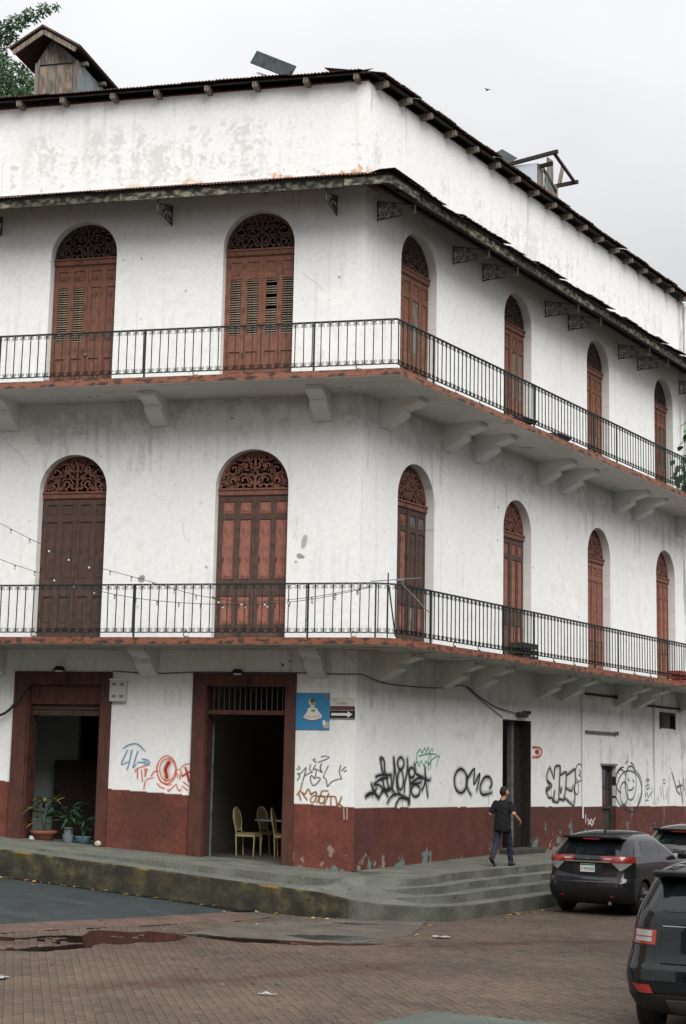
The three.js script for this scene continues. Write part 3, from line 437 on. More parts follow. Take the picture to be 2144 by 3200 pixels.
// ---- arched doors
const RG = 0.78;
function grilleGeo(sd) {
  const L = [], R = RG, w = 0.034, d = 0.03;
  const add = (pts, a = w, b = a) => { L.push(ribbon(pts.map(([x, y]) => [x * R, y * R]), a, d, b)); L.push(ribbon(pts.map(([x, y]) => [-x * R, y * R]), a, d, b)); };
  const rim = []; for (let i = 0; i <= 40; i++) { const a = Math.PI * i / 40; rim.push([Math.cos(a) * (R - 0.02), Math.sin(a) * (R - 0.02)]); } L.push(ribbon(rim, 0.05, 0.036));
  L.push(ribbon([[0, 0], [0, R * 0.5], [0, R * 0.95]], 0.05, d));
  const sp = [[0.3, 0.2, 0.185, 2.2, 1.5, -1], [0.14, 0.1, 0.09, 0.4, 1.2, 1], [0.66, 0.17, 0.16, 1.2, 1.5, -1], [0.5, 0.08, 0.075, 3, 1.2, 1], [0.89, 0.13, 0.11, 2, 1.3, 1], [0.62, 0.52, 0.215, 3.6, 1.6, -1], [0.42, 0.46, 0.105, 0, 1.3, 1], [0.17, 0.8, 0.12, -1.2, 1.4, 1], [0.13, 0.4, 0.11, 4.2, 1.3, -1], [0.3, 0.62, 0.115, 2.8, 1.4, 1], [0.84, 0.38, 0.125, 1.2, 1.4, -1], [0.42, 0.8, 0.1, 4, 1.3, -1], [0.74, 0.02, 0.06, 1, 1, 1], [0.1, 0.6, 0.07, 0.6, 1.1, -1], [0.52, 0.3, 0.07, 3.3, 1.1, 1]];
  sp.forEach(([x, y, r, a, t, dr], i) => { const j = (k) => 0.028 * Math.sin(sd * 7.1 + i * 2.3 + k); add(spiralPts(x + j(0), y + Math.abs(j(1)), r * (1 + 2 * j(2)), a + 9 * j(3), t, dr, 15, 0.2), w, w * 1.25); });
  for (const p of [[[0, 0.05], [0.12, 0.25], [0.22, 0.36], [0.34, 0.38]], [[0, 0.28], [0.1, 0.52], [0.26, 0.5], [0.44, 0.6], [0.52, 0.72]], [[0, 0.55], [0.12, 0.7], [0.3, 0.76], [0.36, 0.9]], [[0.3, 0.02], [0.46, 0.2], [0.52, 0.36], [0.74, 0.34], [0.93, 0.26]], [[0.48, 0.02], [0.62, 0.02], [0.8, 0.1], [0.98, 0.03]], [[0.44, 0.3], [0.4, 0.4], [0.46, 0.58]], [[0.78, 0.26], [0.8, 0.5], [0.76, 0.62]], [[0, 0.88], [0.12, 0.94], [0.28, 0.92]], [[0.22, 0.36], [0.16, 0.5], [0.08, 0.5]], [[0.66, 0.3], [0.6, 0.34], [0.48, 0.44]]]) add(p.flatMap((q, i) => (i ? [[(q[0] + p[i - 1][0]) / 2, (q[1] + p[i - 1][1]) / 2], q] : [q])), w, w * 0.8);
  return join(L);
}
const GRILLES = [grilleGeo(0), grilleGeo(1), grilleGeo(2)];
const SLAT = (() => { const g = new THREE.BoxGeometry(0.245, 0.034, 0.009); g.rotateX(-0.75); return boxUV(g); })();
const doorShared = {};
function shared(key, make) { return (doorShared[key] ||= make()); }
const variants = new Map();
function varied(m, i) { const k = m.uuid + (i % 5); if (!variants.has(k)) { const c = m.clone(); if (m.map) { c.map = m.map.clone(); c.map.offset.set((i % 5) * 0.37, (i % 5) * 0.23); c.map.needsUpdate = true; } c.color.multiplyScalar(0.88 + 0.06 * ((i * 3) % 5)); variants.set(k, c); } return variants.get(k); }
let doorCount = 0;
function archDoor(F, x0, x1, f, spec0) {
  const di = doorCount++, vv = (m) => m && varied(m, di), spec = { ...spec0, frame: spec0.frame.map(vv), panel: vv(spec0.panel), rail: vv(spec0.rail || M.grille), grille: vv(spec0.grille || M.grille), panels: spec0.panels && Object.fromEntries(Object.entries(spec0.panels).map(([a, b]) => [a, vv(b)])) };
  const W = x1 - x0, leafTop = f.spring - 0.17 - f.floor, D = group('door', building, F, (x0 + x1) / 2, f.floor, -0.22);
  const wf = W / 1.56, cols = [-0.67, -0.3, 0.115, 0.475].map((c) => c * wf);   // left edges of the four panel columns
  const pw = 0.245 * wf, kk = W.toFixed(2) + leafTop.toFixed(2);
  const rows = spec.rows || [[leafTop - 0.37, leafTop - 0.12], [leafTop - 1.76, leafTop - 0.5], [0.42, leafTop - 2.13]];
  for (const s of [0, 1]) {
    const a = s ? 0.006 : -W / 2 + 0.004, b = s ? W / 2 - 0.004 : -0.006;
    const fr = shared('leaf' + s + kk, () => {
      const sh = new THREE.Shape(); sh.moveTo(a, 0.03); sh.lineTo(b, 0.03); sh.lineTo(b, leafTop - 0.01); sh.lineTo(a, leafTop - 0.01); sh.lineTo(a, 0.03);
      for (const c of cols.slice(s * 2, s * 2 + 2)) for (const [y0, y1] of rows) sh.holes.push(rectHole(c, c + pw, y0, y1));
      const g = new THREE.ExtrudeGeometry(sh, { depth: 0.05, bevelEnabled: false }); g.translate(0, 0, -0.05); return join([boxUV(g), s ? bx(-0.03, 0.03, 0.03, leafTop - 0.02, 0, 0.018) : bx(a, a + 0.025, 0.03, leafTop - 0.02, 0, 0.01)]);
    });
    mesh('leaf', fr, spec.frame[s % spec.frame.length], D);
  }
  cols.forEach((c, i) => rows.forEach(([y0, y1], r) => {
    const kind = spec.cols[i] || 'p', mat = (spec.panels && spec.panels[r * 4 + i]) || spec.panel;
    if (r === 1 && kind === 'l') { const n = Math.round((y1 - y0) / 0.052); for (let k = 0; k < n; k++) if (!(spec.gap && spec.gap(i, k))) { const o = mesh('louvre_slat', SLAT, M.louvre, D, null, c + pw / 2, y0 + (k + 0.5) * (y1 - y0) / n, -0.02); o.scale.x = wf; o.rotation.x = (((k * 7 + i * 3) % 5) - 2) * 0.06; } return; }
    mesh('panel', shared('panel' + kk + r, () => join([bx(-pw / 2, pw / 2, 0, y1 - y0, -0.04, -0.022), bx(-pw / 2 + 0.045, pw / 2 - 0.045, 0.045, y1 - y0 - 0.045, -0.022, -0.012)])), mat, D, null, c + pw / 2, y0, 0);
  }));
  mesh('transom_rail', shared('rail' + W.toFixed(2), () => join([bx(-W / 2, W / 2, -0.15, -0.005, -0.05, 0.035), bx(-W / 2, W / 2, -0.045, -0.005, 0.035, 0.06), bx(-W / 2, W / 2, -0.17, -0.15, -0.05, 0.01)])), spec.rail || M.grille, D, null, 0, f.spring - f.floor, 0);
  const gr = mesh('grille', GRILLES[di % 3], spec.grille, D, null, 0, f.spring - f.floor, -0.012); gr.scale.set(W / 2 / RG * (di % 2 ? -1 : 1), 1, 1);
  mesh('threshold', shared('th' + W.toFixed(2), () => bx(-W / 2, W / 2, -0.012, 0.03, -0.06, 0.1)), spec.sill || M.darkWood, D);
  if (spec.knob) mesh('knob', clean(new THREE.SphereGeometry(0.035, 10, 8)), M.zinc, D, null, spec.knob, 1.0, 0.03);
  return D;
}
for (let i = 1; i <= 3; i++) { const c = M.doorUpper.clone(); c.color.multiplyScalar([0.86, 1.12, 0.95][i - 1]); c.color.g *= [1.06, 0.96, 1.1][i - 1]; M['doorUpper' + i] = c; const d = M.grille.clone(); d.color.multiplyScalar([0.72, 0.9, 0.6][i - 1]); M['grille' + i] = d; }
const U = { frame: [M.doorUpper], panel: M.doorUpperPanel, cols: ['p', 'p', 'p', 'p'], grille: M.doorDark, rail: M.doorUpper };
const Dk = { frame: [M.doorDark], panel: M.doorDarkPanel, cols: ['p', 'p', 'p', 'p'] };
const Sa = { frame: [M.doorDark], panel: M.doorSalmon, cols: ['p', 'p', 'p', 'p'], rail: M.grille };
archDoor(FL, ...L_DOORS[0], FLOORS[1], { ...U, cols: ['l', 'l', 'p', 'p'], knob: 0.06 }).userData.label = 'brown arched door with one louvred leaf and one panelled leaf';
archDoor(FL, ...L_DOORS[1], FLOORS[1], { ...U, cols: ['l', 'l', 'l', 'l'], gap: (i, k) => i === 2 && k % 5 === 1 && k > 9 }).userData.label = 'brown arched door with four louvred columns';
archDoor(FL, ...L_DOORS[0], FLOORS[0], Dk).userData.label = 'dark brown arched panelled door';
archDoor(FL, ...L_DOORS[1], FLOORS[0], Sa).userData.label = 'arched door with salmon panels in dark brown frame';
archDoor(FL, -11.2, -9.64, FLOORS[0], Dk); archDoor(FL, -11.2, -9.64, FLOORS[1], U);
archDoor(FR, ...R_DOORS[0], FLOORS[1], { ...U, frame: [M.doorUpper3, M.doorUpper1], panels: { 4: M.greyWood, 6: M.greyWood } });
archDoor(FR, ...R_DOORS[1], FLOORS[1], { ...U, panels: { 6: M.paleWood, 7: M.paleWood, 10: M.paleWood, 11: M.paleWood } }).userData.label = 'arched door with pale worn panels';
archDoor(FR, ...R_DOORS[2], FLOORS[1], { ...U, frame: [M.doorUpper1], panel: M.doorUpper3 });
archDoor(FR, ...R_DOORS[3], FLOORS[1], { ...U, cols: ['p', 'p', 'l', 'l'] });
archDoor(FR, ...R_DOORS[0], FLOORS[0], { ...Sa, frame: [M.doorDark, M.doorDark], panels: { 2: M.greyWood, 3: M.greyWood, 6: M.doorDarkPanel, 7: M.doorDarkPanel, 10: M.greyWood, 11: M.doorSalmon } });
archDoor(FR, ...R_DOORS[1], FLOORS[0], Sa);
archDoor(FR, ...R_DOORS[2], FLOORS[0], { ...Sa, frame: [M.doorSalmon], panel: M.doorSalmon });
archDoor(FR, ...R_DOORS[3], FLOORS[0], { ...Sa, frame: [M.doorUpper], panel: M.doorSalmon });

// ---- balconies
std('screed', lin(0.34, 0.33, 0.3), { map: rep(TX.concrete, 0.4, 0.4) });
const BD = 1.48, L_POSTS = [-11.2, -7.6, -4.33, -0.695], R_POSTS = [0.506, 3.8, 5.33, 8.81, 10.28, 13.74, 15.2, 18.7];
function balconyPath(off, round) {   // outer line of a balcony, from the left end round the corner to the right end
  const c = cornerAt(off), pts = [V3(-12.9, 0, off)];
  if (!round) pts.push(c); else { const Tn = 0.6, a = c.clone().add(V3(-Tn, 0, 0)), b = c.clone().addScaledVector(dR, Tn); for (let i = 0; i <= 8; i++) { const t = i / 8; pts.push(a.clone().multiplyScalar((1 - t) * (1 - t)).addScaledVector(c, 2 * t * (1 - t)).addScaledVector(b, t * t)); } }
  pts.push(FR.p(END + 0.05, 0, off)); return pts;
}
function strip(pts, y0, y1, out) {   // upright band of thickness out along a plan path
  const G = []; let u = 0;
  const nrm = pts.map((p, i) => { const a = pts[Math.max(0, i - 1)], b = pts[Math.min(pts.length - 1, i + 1)]; const t1 = p.clone().sub(a), t2 = b.clone().sub(p); if (t1.lengthSq()) t1.normalize(); if (t2.lengthSq()) t2.normalize(); const n1 = V3(-t1.z, 0, t1.x), n2 = V3(-t2.z, 0, t2.x); const n = n1.clone().add(n2).normalize(); const k = Math.max(0.5, n.dot(t2.lengthSq() ? n2 : n1)); return n.multiplyScalar(1 / k); });
  const P = [], UV = [], I = [];
  pts.forEach((p, i) => { if (i) u += p.distanceTo(pts[i - 1]); const a = p.clone().addScaledVector(nrm[i], out), b = p.clone().addScaledVector(nrm[i], -0.02); for (const [q, y, v] of [[b, y0, y0], [a, y0, y0], [a, y1, y1], [b, y1, y1 + 0.02]]) { P.push(q.x, y, q.z); UV.push(u, v - y0); } });
  const n = pts.length; for (let i = 0; i + 1 < n; i++) for (let j = 0; j < 4; j++) { const a = i * 4 + j, b = i * 4 + (j + 1) % 4, c = a + 4, d = b + 4; I.push(a, b, c, b, d, c); }
  I.push(0, 2, 1, 0, 3, 2); const e = (n - 1) * 4; I.push(e, e + 1, e + 2, e, e + 2, e + 3);
  const g = new THREE.BufferGeometry(); g.setAttribute('position', new THREE.Float32BufferAttribute(P, 3)); g.setAttribute('uv', new THREE.Float32BufferAttribute(UV, 2)); g.setIndex(I);
  const f = g.toNonIndexed(); f.computeVertexNormals(); return f;
}
const CORBEL = (() => { const s = new THREE.Shape(); [[0, 0], [0.95, 0], [0.95, -0.1], [0.52, -0.22], [0.52, -0.33], [0.06, -0.57], [0, -0.57], [0, 0]].forEach((p, i) => (i ? s.lineTo(...p) : s.moveTo(...p))); const g = new THREE.ExtrudeGeometry(s, { depth: 0.36, bevelEnabled: true, bevelSize: 0.008, bevelThickness: 0.008, bevelSegments: 1 }); g.rotateY(-Math.PI / 2); g.translate(0.18, 0, 0); return boxUV(g); })();
const BAL_H = 0.9, BALUSTER = boxUV(new THREE.BoxGeometry(0.017, BAL_H, 0.017));
const FOOT = join([ribbon(spiralPts(0, 0, 0.062, -0.9, 0.78, -1, 14, 1), 0.016, 0.014), ribbon(spiralPts(-0.02, -0.045, 0.022, 1, 1, 1, 6, 0.4), 0.012, 0.012), ribbon(spiralPts(0.02, -0.045, 0.022, 2, 1, -1, 6, 0.4), 0.012, 0.012)]);
function scrollPair(sp) {   // the two facing spirals between two balusters, under a small arch
  const L = [], r = sp * 0.22;
  L.push(ribbon(spiralPts(-sp * 0.26, 0, r, 1.57, 1.35, 1, 9, 0.25), 0.009, 0.009), ribbon(spiralPts(sp * 0.26, 0, r, 1.57, 1.35, -1, 9, 0.25), 0.009, 0.009));
  const a = []; for (let i = 0; i <= 6; i++) { const t = i / 6; a.push([lerp(-sp * 0.48, sp * 0.48, t), 0.036 + 0.018 * Math.sin(Math.PI * t)]); } L.push(ribbon(a, 0.008, 0.009));
  return join(L);
}
function balcony(y, thick, railTop, round, mats) {
  const B = group('balcony', building);
  const outer = balconyPath(BD, round), inner = [FR.p(END + 0.05, 0, -0.1), cornerAt(-0.1), V3(-12.9, 0, -0.1)];
  const sh = new THREE.Shape([...outer, ...inner].map((p) => new THREE.Vector2(p.x, -p.z)));
  const g = new THREE.ExtrudeGeometry(sh, { depth: thick, bevelEnabled: false }); g.rotateX(-Math.PI / 2); g.translate(0, y - thick, 0);
  mesh('slab', boxUV(g), mats.soffit, B);
  { const fs = new THREE.Shape([...balconyPath(BD - 0.03, round), ...inner].map((p) => new THREE.Vector2(p.x, -p.z))); const fg = new THREE.ExtrudeGeometry(fs, { depth: 0.006, bevelEnabled: false }); fg.rotateX(-Math.PI / 2); fg.translate(0, y + 0.001, 0); mesh('floor_screed', boxUV(fg), M.screed, B); }
  mesh('edge_band', strip(outer, y - thick + 0.012, y + 0.004, 0.012), mats.band, B);
  for (const x of [-11.4, -7.92, -4.45, -0.81]) mesh('corbel', CORBEL, mats.corbel, B, FL, x, y - thick, 0);
  for (const x of [0.95, 3.72, 5.22, 8.66, 10.06, 13.64, 15.02, 18.5]) mesh('corbel', CORBEL, mats.corbel, B, FR, x, y - thick, 0);
  // railing
  const path = balconyPath(BD - 0.05, round), yb = y + 0.105;
  const segs = []; let tot = 0; for (let i = 1; i < path.length; i++) { const l = path[i].distanceTo(path[i - 1]); segs.push([tot, l]); tot += l; }
  const at = (d) => { let i = 0; while (i < segs.length - 1 && d > segs[i][0] + segs[i][1]) i++; const t = (d - segs[i][0]) / segs[i][1]; return [path[i].clone().lerp(path[i + 1], t), Math.atan2(-(path[i + 1].z - path[i].z), path[i + 1].x - path[i].x)]; };
  const rails = (h, w, t) => { const L = []; for (let i = 1; i < path.length; i++) { const d = path[i].clone().sub(path[i - 1]).normalize(); L.push(bar(path[i - 1].clone().setY(h), path[i].clone().addScaledVector(d, i < path.length - 1 ? w * 0.3 : 0).setY(h), w, t)); } return join(L); };
  mesh('top_rail', rails(railTop - 0.012, 0.045, 0.024), M.iron, B); mesh('bottom_rail', rails(yb, 0.03, 0.014), M.iron, B);
  const cornerD = V3(-12.9, 0, BD - 0.05).distanceTo(cornerAt(BD - 0.05)), sp = 0.1816, scr = [], pair = scrollPair(sp);
  const h = railTop - 0.024 - yb, y0 = Math.ceil((12.9 - 9.6) / sp);
  for (let k = y0; k * sp < tot - 0.05; k++) {
    const [p, a] = at(k * sp); const o = mesh('baluster', BALUSTER, M.iron, B, null, p.x, yb + h / 2, p.z, a); o.scale.y = h / BAL_H; o.rotateZ(rr(-0.008, 0.008)); o.rotateX(rr(-0.006, 0.006));
    if ((k + 1) * sp < tot - 0.05) { const [q, b] = at((k + 0.5) * sp); for (const [yy, f] of [[railTop - 0.085, 1], [yb + 0.062, -1]]) { const m = new THREE.Matrix4().makeRotationY(b).setPosition(q.x, yy, q.z); if (f < 0) m.multiply(new THREE.Matrix4().makeScale(1, -1, 1)); scr.push(pair.clone().applyMatrix4(m)); } }
  }
  mesh('scrollwork', mergeGeometries(scr), M.iron, B).userData.kind = 'stuff';
  const POST = shared('post' + railTop, () => boxUV(new THREE.BoxGeometry(0.034, railTop - y, 0.034)));
  for (const x of L_POSTS) mesh('post', POST, M.iron, B, FL, x, (y + railTop) / 2 - 0.01, BD - 0.05);
  for (const x of R_POSTS) mesh('post', POST, M.iron, B, FR, x, (y + railTop) / 2 - 0.01, BD - 0.05);
  if (round) { const [p, a] = at(cornerD - 0.35); mesh('post', POST, M.iron, B, null, p.x, (y + railTop) / 2 - 0.01, p.z, a); }
  for (const x of [-8.9, -6.5, -5.4, -3.2, -2.1, 0.25]) mesh('foot_scroll', FOOT, M.iron, B, FL, x, y + 0.06, BD - 0.05);
  for (const x of [1.55, 2.65, 6.45, 7.6, 11.4, 12.5, 16.4, 17.5]) mesh('foot_scroll', FOOT, M.iron, B, FR, x, y + 0.06, BD - 0.05);
  return B;
}
balcony(9.99, 0.145, 11.03, false, { soffit: M.soffit, band: M.band, corbel: M.white }).userData.label = 'upper balcony with sharp corner and red edge';
balcony(4.6, 0.14, 5.69, true, { soffit: M.oldSoffit, band: M.oldBand, corbel: M.soffit }).userData.label = 'lower balcony with rounded corner and flaking edge';

// ---- awning over the top balcony, eaves and roof
function corrugated(w, len, sides = 6, ragged = 0) {   // sheet: x across, z down the slope, waves in y
  const pitch = 0.076, n = Math.round(w / pitch) * sides, rows = 3, R = [];
  for (let j = 0; j <= rows; j++) { const r = []; for (let i = 0; i <= n; i++) { const x = -w / 2 + w * i / n, e = j === rows ? ragged * (rnd() - 0.5) * 2 : 0; r.push(V3(x, 0.012 * Math.sin(2 * Math.PI * i / sides) + (j === rows ? ragged * 0.3 * (rnd() - 0.5) : 0), len * j / rows + e)); } R.push(r); }
  const g = loft(R); const uv = []; const p = g.attributes.position; for (let i = 0; i < p.count; i++) uv.push(p.getX(i), p.getZ(i)); g.setAttribute('uv', new THREE.Float32BufferAttribute(uv, 2)); return g;
}
function sheet(parent, F, name, geo, mat, x, y, z, slope, twist = 0, yaw = 0) { const o = mesh(name, geo, mat, parent, F, x, y, z); o.quaternion.multiply(new THREE.Quaternion().setFromEuler(new THREE.Euler(slope, yaw, twist, 'YXZ'))); return o; }
const SCROLL_BRACKET = (() => {   // iron bracket, in the plane x = out from the wall, y up
  const L = [ribbon([[0, 0.02], [0, -0.45]], 0.03, 0.025), ribbon([[0, -0.42], [0.95, -0.42]], 0.026, 0.022), ribbon([[0, -0.01], [0.5, -0.13], [0.95, -0.27]], 0.024, 0.022), ribbon([[0.94, -0.43], [0.94, 0.0]], 0.024, 0.022),
    ribbon(spiralPts(0.13, -0.115, 0.1, 3.4, 1.8, -1, 18, 0.12), 0.018, 0.016), ribbon(spiralPts(0.13, -0.315, 0.1, 2.9, 1.8, 1, 18, 0.12), 0.018, 0.016), ribbon([[0.23, -0.09], [0.29, -0.2], [0.23, -0.36]], 0.018, 0.016), ribbon(spiralPts(0.37, -0.34, 0.07, 3.9, 1.5, 1, 14, 0.15), 0.016, 0.016), ribbon(spiralPts(0.38, -0.18, 0.06, 2.2, 1.5, -1, 14, 0.15), 0.016, 0.016), ribbon([[0.42, -0.12], [0.52, -0.28], [0.6, -0.4]], 0.016, 0.016), ribbon(spiralPts(0.6, -0.31, 0.055, 2, 1.3, 1, 12, 0.2), 0.014, 0.016)];
  const g = join(L); g.rotateY(-Math.PI / 2); return g;
})();
{
  const A = group('awning', building), drop = Math.atan2(0.36, 1.12);
  const S1 = [0, 1, 2].map(() => corrugated(0.86, 1.2, 6, 0.025)), S2 = [0, 1, 2].map(() => corrugated(0.86, 1.22, 6, 0.045));
  for (let i = 0, x = -12.6; x < 0.6; x += 0.8, i++) sheet(A, FL, 'roof_sheet', S1[i % 3], i % 4 === 1 ? M.rustDark : M.rust, x, 14.62 + rr(-0.012, 0.012), 0.0, drop, rr(-0.012, 0.012));
  for (let i = 0, x = 0.3; x < END - 0.2; x += 0.78, i++) sheet(A, FR, 'roof_sheet', S2[i % 3], M.rustDark, x, 14.62 + rr(-0.01, 0.02), 0.02, drop + rr(-0.04, 0.05), 0.02 + rr(-0.02, 0.02), rr(-0.02, 0.02));
  for (let i = 0; i < 5; i++) mesh('edge_board', bx(-1.235, 1.235, -0.09, 0.12, -0.025, 0.025), i % 2 ? M.board : M.boardDark, A, FL, -11.4 + i * 2.48, 14.12 + rr(-0.01, 0.01), 1.02);
  for (let i = 0; i < 8; i++) mesh('edge_board', bx(-1.165, 1.165, -0.1, 0.11, -0.025, 0.025), i % 2 ? M.board : M.boardDark, A, FR, 1.6 + i * 2.34, 14.13 + rr(-0.015, 0.015), 1.0);
  const sark = (F, x0, x1, dx) => { const P = [F.p(x0, 14.64, -0.05), F.p(x1, 14.64, -0.05), F.p(x1 + dx, 14.27, 1.06), F.p(x0 + (F === FR ? dx : 0), 14.27, 1.06)]; const D = P.map((p) => p.clone().setY(p.y - 0.07)); const g = new THREE.BufferGeometry(); const tri = [[0, 1, 2], [0, 2, 3], [4, 6, 5], [4, 7, 6], [3, 2, 6], [3, 6, 7]], V = [...P, ...D]; g.setAttribute('position', new THREE.Float32BufferAttribute(tri.flat().flatMap((i) => [V[i].x, V[i].y, V[i].z]), 3)); g.computeVertexNormals(); return boxUV(g); };
  mesh('sarking', sark(FL, -12.8, 0.02, 0.72), M.darkWood, A); mesh('sarking', sark(FR, -0.02, END, -0.72), M.darkWood, A);
  mesh('edge_board', strip([V3(-0.23, 0, 1.045), cornerAt(1.045), FR.p(0.43, 0, 1.045)], 14.04, 14.2, 0.03), M.board, A);
  for (const [o, yy] of [[0.25, 14.44], [0.62, 14.33]]) { mesh('purlin', bx(-12.6, -0.05 + o * 0.5, -0.05, 0.03, -0.035, 0.035), M.darkWood, A, FL, 0, yy, o); mesh('purlin', bx(o * 0.5, END, -0.05, 0.03, -0.035, 0.035), M.darkWood, A, FR, 0, yy, o); }
  mesh('corner_sheet', (() => { const a = V3(0, 14.66, 0), b = cornerAt(1.25).setY(14.26); const P = [a.clone(), V3(0.55, 14.27, 1.2), b, FR.p(0.6, 14.27, 1.18)]; const g = new THREE.BufferGeometry(); g.setAttribute('position', new THREE.Float32BufferAttribute([P[0], P[1], P[2], P[0], P[2], P[3]].flatMap((p) => [p.x, p.y + 0.03, p.z]), 3)); g.computeVertexNormals(); return boxUV(g); })(), M.rustDark, A);
  for (const x of [-8.42, -4.36, -0.63]) mesh('scroll_bracket', SCROLL_BRACKET, M.ironRust, A, FL, x, 14.22, 0.005);
  for (const x of [0.49, 3.93, 5.44, 8.98, 10.43, 13.9, 15.35, 18.8]) mesh('scroll_bracket', SCROLL_BRACKET, M.ironRust, A, FR, x, 14.22, 0.005);
  mesh('flashing', bx(-12.9, 0, 14.6, 14.72, 0.004, 0.02), M.rust, A);
  A.userData.label = 'rusty corrugated awning over the top balcony';
}
const PITCH = 0.3, SL = Math.atan(PITCH);
{
  const Rf = group('roof', building), eave = 16.9, o = 0.37;
  const ridge = (d) => eave + (o + d) * PITCH;
  const quad = (pts) => { const g = new THREE.BufferGeometry(); const [a, b, c, d] = pts; g.setAttribute('position', new THREE.Float32BufferAttribute([a, b, c, a, c, d].flatMap((p) => [p.x, p.y, p.z]), 3)); g.computeVertexNormals(); return boxUV(g); };
  const od = 0.22, ed = eave + (o - od) * PITCH - 0.03, Cn = cornerAt(od).setY(ed), Ci = cornerAt(-5.2).setY(ridge(5.2) - 0.02);
  mesh('roof_deck', quad([V3(-12.9, ed, od), Cn, Ci, V3(-12.9, ridge(5.2) - 0.02, -5.2)]), M.darkWood, Rf);
  mesh('roof_deck', quad([Cn, FR.p(END, ed, od), FR.p(END, ridge(5.2) - 0.02, -5.2), Ci]), M.darkWood, Rf);
  mesh('roof_deck', quad([Ci, FR.p(END, ridge(5.2) - 0.02, -5.2), V3(-2, 14.5, -22), V3(-12.9, 14.5, -13)]), M.darkWood, Rf);
  mesh('roof_deck', quad([V3(-12.9, ridge(5.2) - 0.02, -5.2), Ci, V3(-12.9, 14.5, -13), V3(-12.9, 14.5, -13.1)]), M.darkWood, Rf);
  const S = [0, 1, 2].map(() => corrugated(0.86, 1.66, 6, 0.022));
  for (let i = 0, x = -12.5; x < 0.3; x += 0.8, i++) sheet(Rf, FL, 'roof_sheet', S[i % 3], i % 3 === 1 ? M.rustDark : M.rust, x, ridge(1.2) + 0.02 + rr(-0.012, 0.02), -1.2, SL + rr(-0.006, 0.01), rr(-0.015, 0.015));
  for (let i = 0, x = 0.5; x < END; x += 0.8, i++) { const lift = [0.01, 0.045, 0.0, 0.03, 0.0][i % 5]; sheet(Rf, FR, 'roof_sheet', S[i % 3], M.rustDark, x, ridge(1.2) + 0.03 + lift * 0.6, -1.2, SL - lift * 0.12, rr(-0.02, 0.015)); }
  mesh('corner_sheet', quad([Cn.clone().add(V3(-0.5, 0.03, 0)), Cn.clone().add(V3(0.05, 0.05, 0.03)), Ci.clone().setY(ridge(5.2) + 0.05), V3(-5, ridge(5.2) + 0.05, -5.2)]), M.rustDark, Rf);
  const RAFT = bx(-0.055, 0.055, -0.12, 0, -0.4, 0);
  for (const x of [-10.3, -9.15, -8.04, -6.98, -5.78, -4.75, -3.57, -2.47, -1.32, -0.2]) mesh('rafter', RAFT, M.rafter, Rf, FL, x, eave - 0.035, 0.3);
  for (const x of [0.35, 1.37, 2.33, 3.48, 4.6, 5.76, 6.86, 7.95, 9.02, 10, 11.02, 12.14, 13.25, 14.3, 15.4, 16.5, 17.6, 18.7]) mesh('rafter', RAFT, M.rafter, Rf, FR, x, eave - 0.035, 0.3);
  mesh('eave_board', bx(-12.8, 0.1, 16.875, 16.895, 0.2, 0.27), M.darkWood, Rf); mesh('eave_board', bx(0.16, END, 16.875, 16.895, 0.2, 0.27), M.darkWood, Rf, FR);
  // bent sheet standing up from the left slope
  const fl = mesh('loose_sheet', rbx(1.02, 0.34, 0.03, 0.008), M.zincDark, Rf, null, -2.38, 17.74, -0.8); fl.rotation.set(-0.12, 0.12, -0.42);
  const fl2 = mesh('loose_sheet', rbx(0.7, 0.012, 0.3, 0.004), M.zinc, Rf, null, -2.45, 17.5, -0.95); fl2.rotation.set(0.5, 0.1, -0.4);
  mesh('prop', bar(V3(-1.98, 17.2, -0.86), V3(-1.96, 17.55, -0.82), 0.06), M.darkWood, Rf);
  const fl3 = mesh('loose_sheet', rbx(0.7, 0.012, 0.5, 0.004), M.zincDark, Rf, FR, 8.6, 18.25, -1.0); fl3.rotateZ(0.55); fl3.rotateX(0.7);
  const dp = mesh('downpipe', clean(new THREE.CylinderGeometry(0.06, 0.06, 7, 12)), M.white, Rf, FR, END - 0.12, 13.2, 0.09);
}
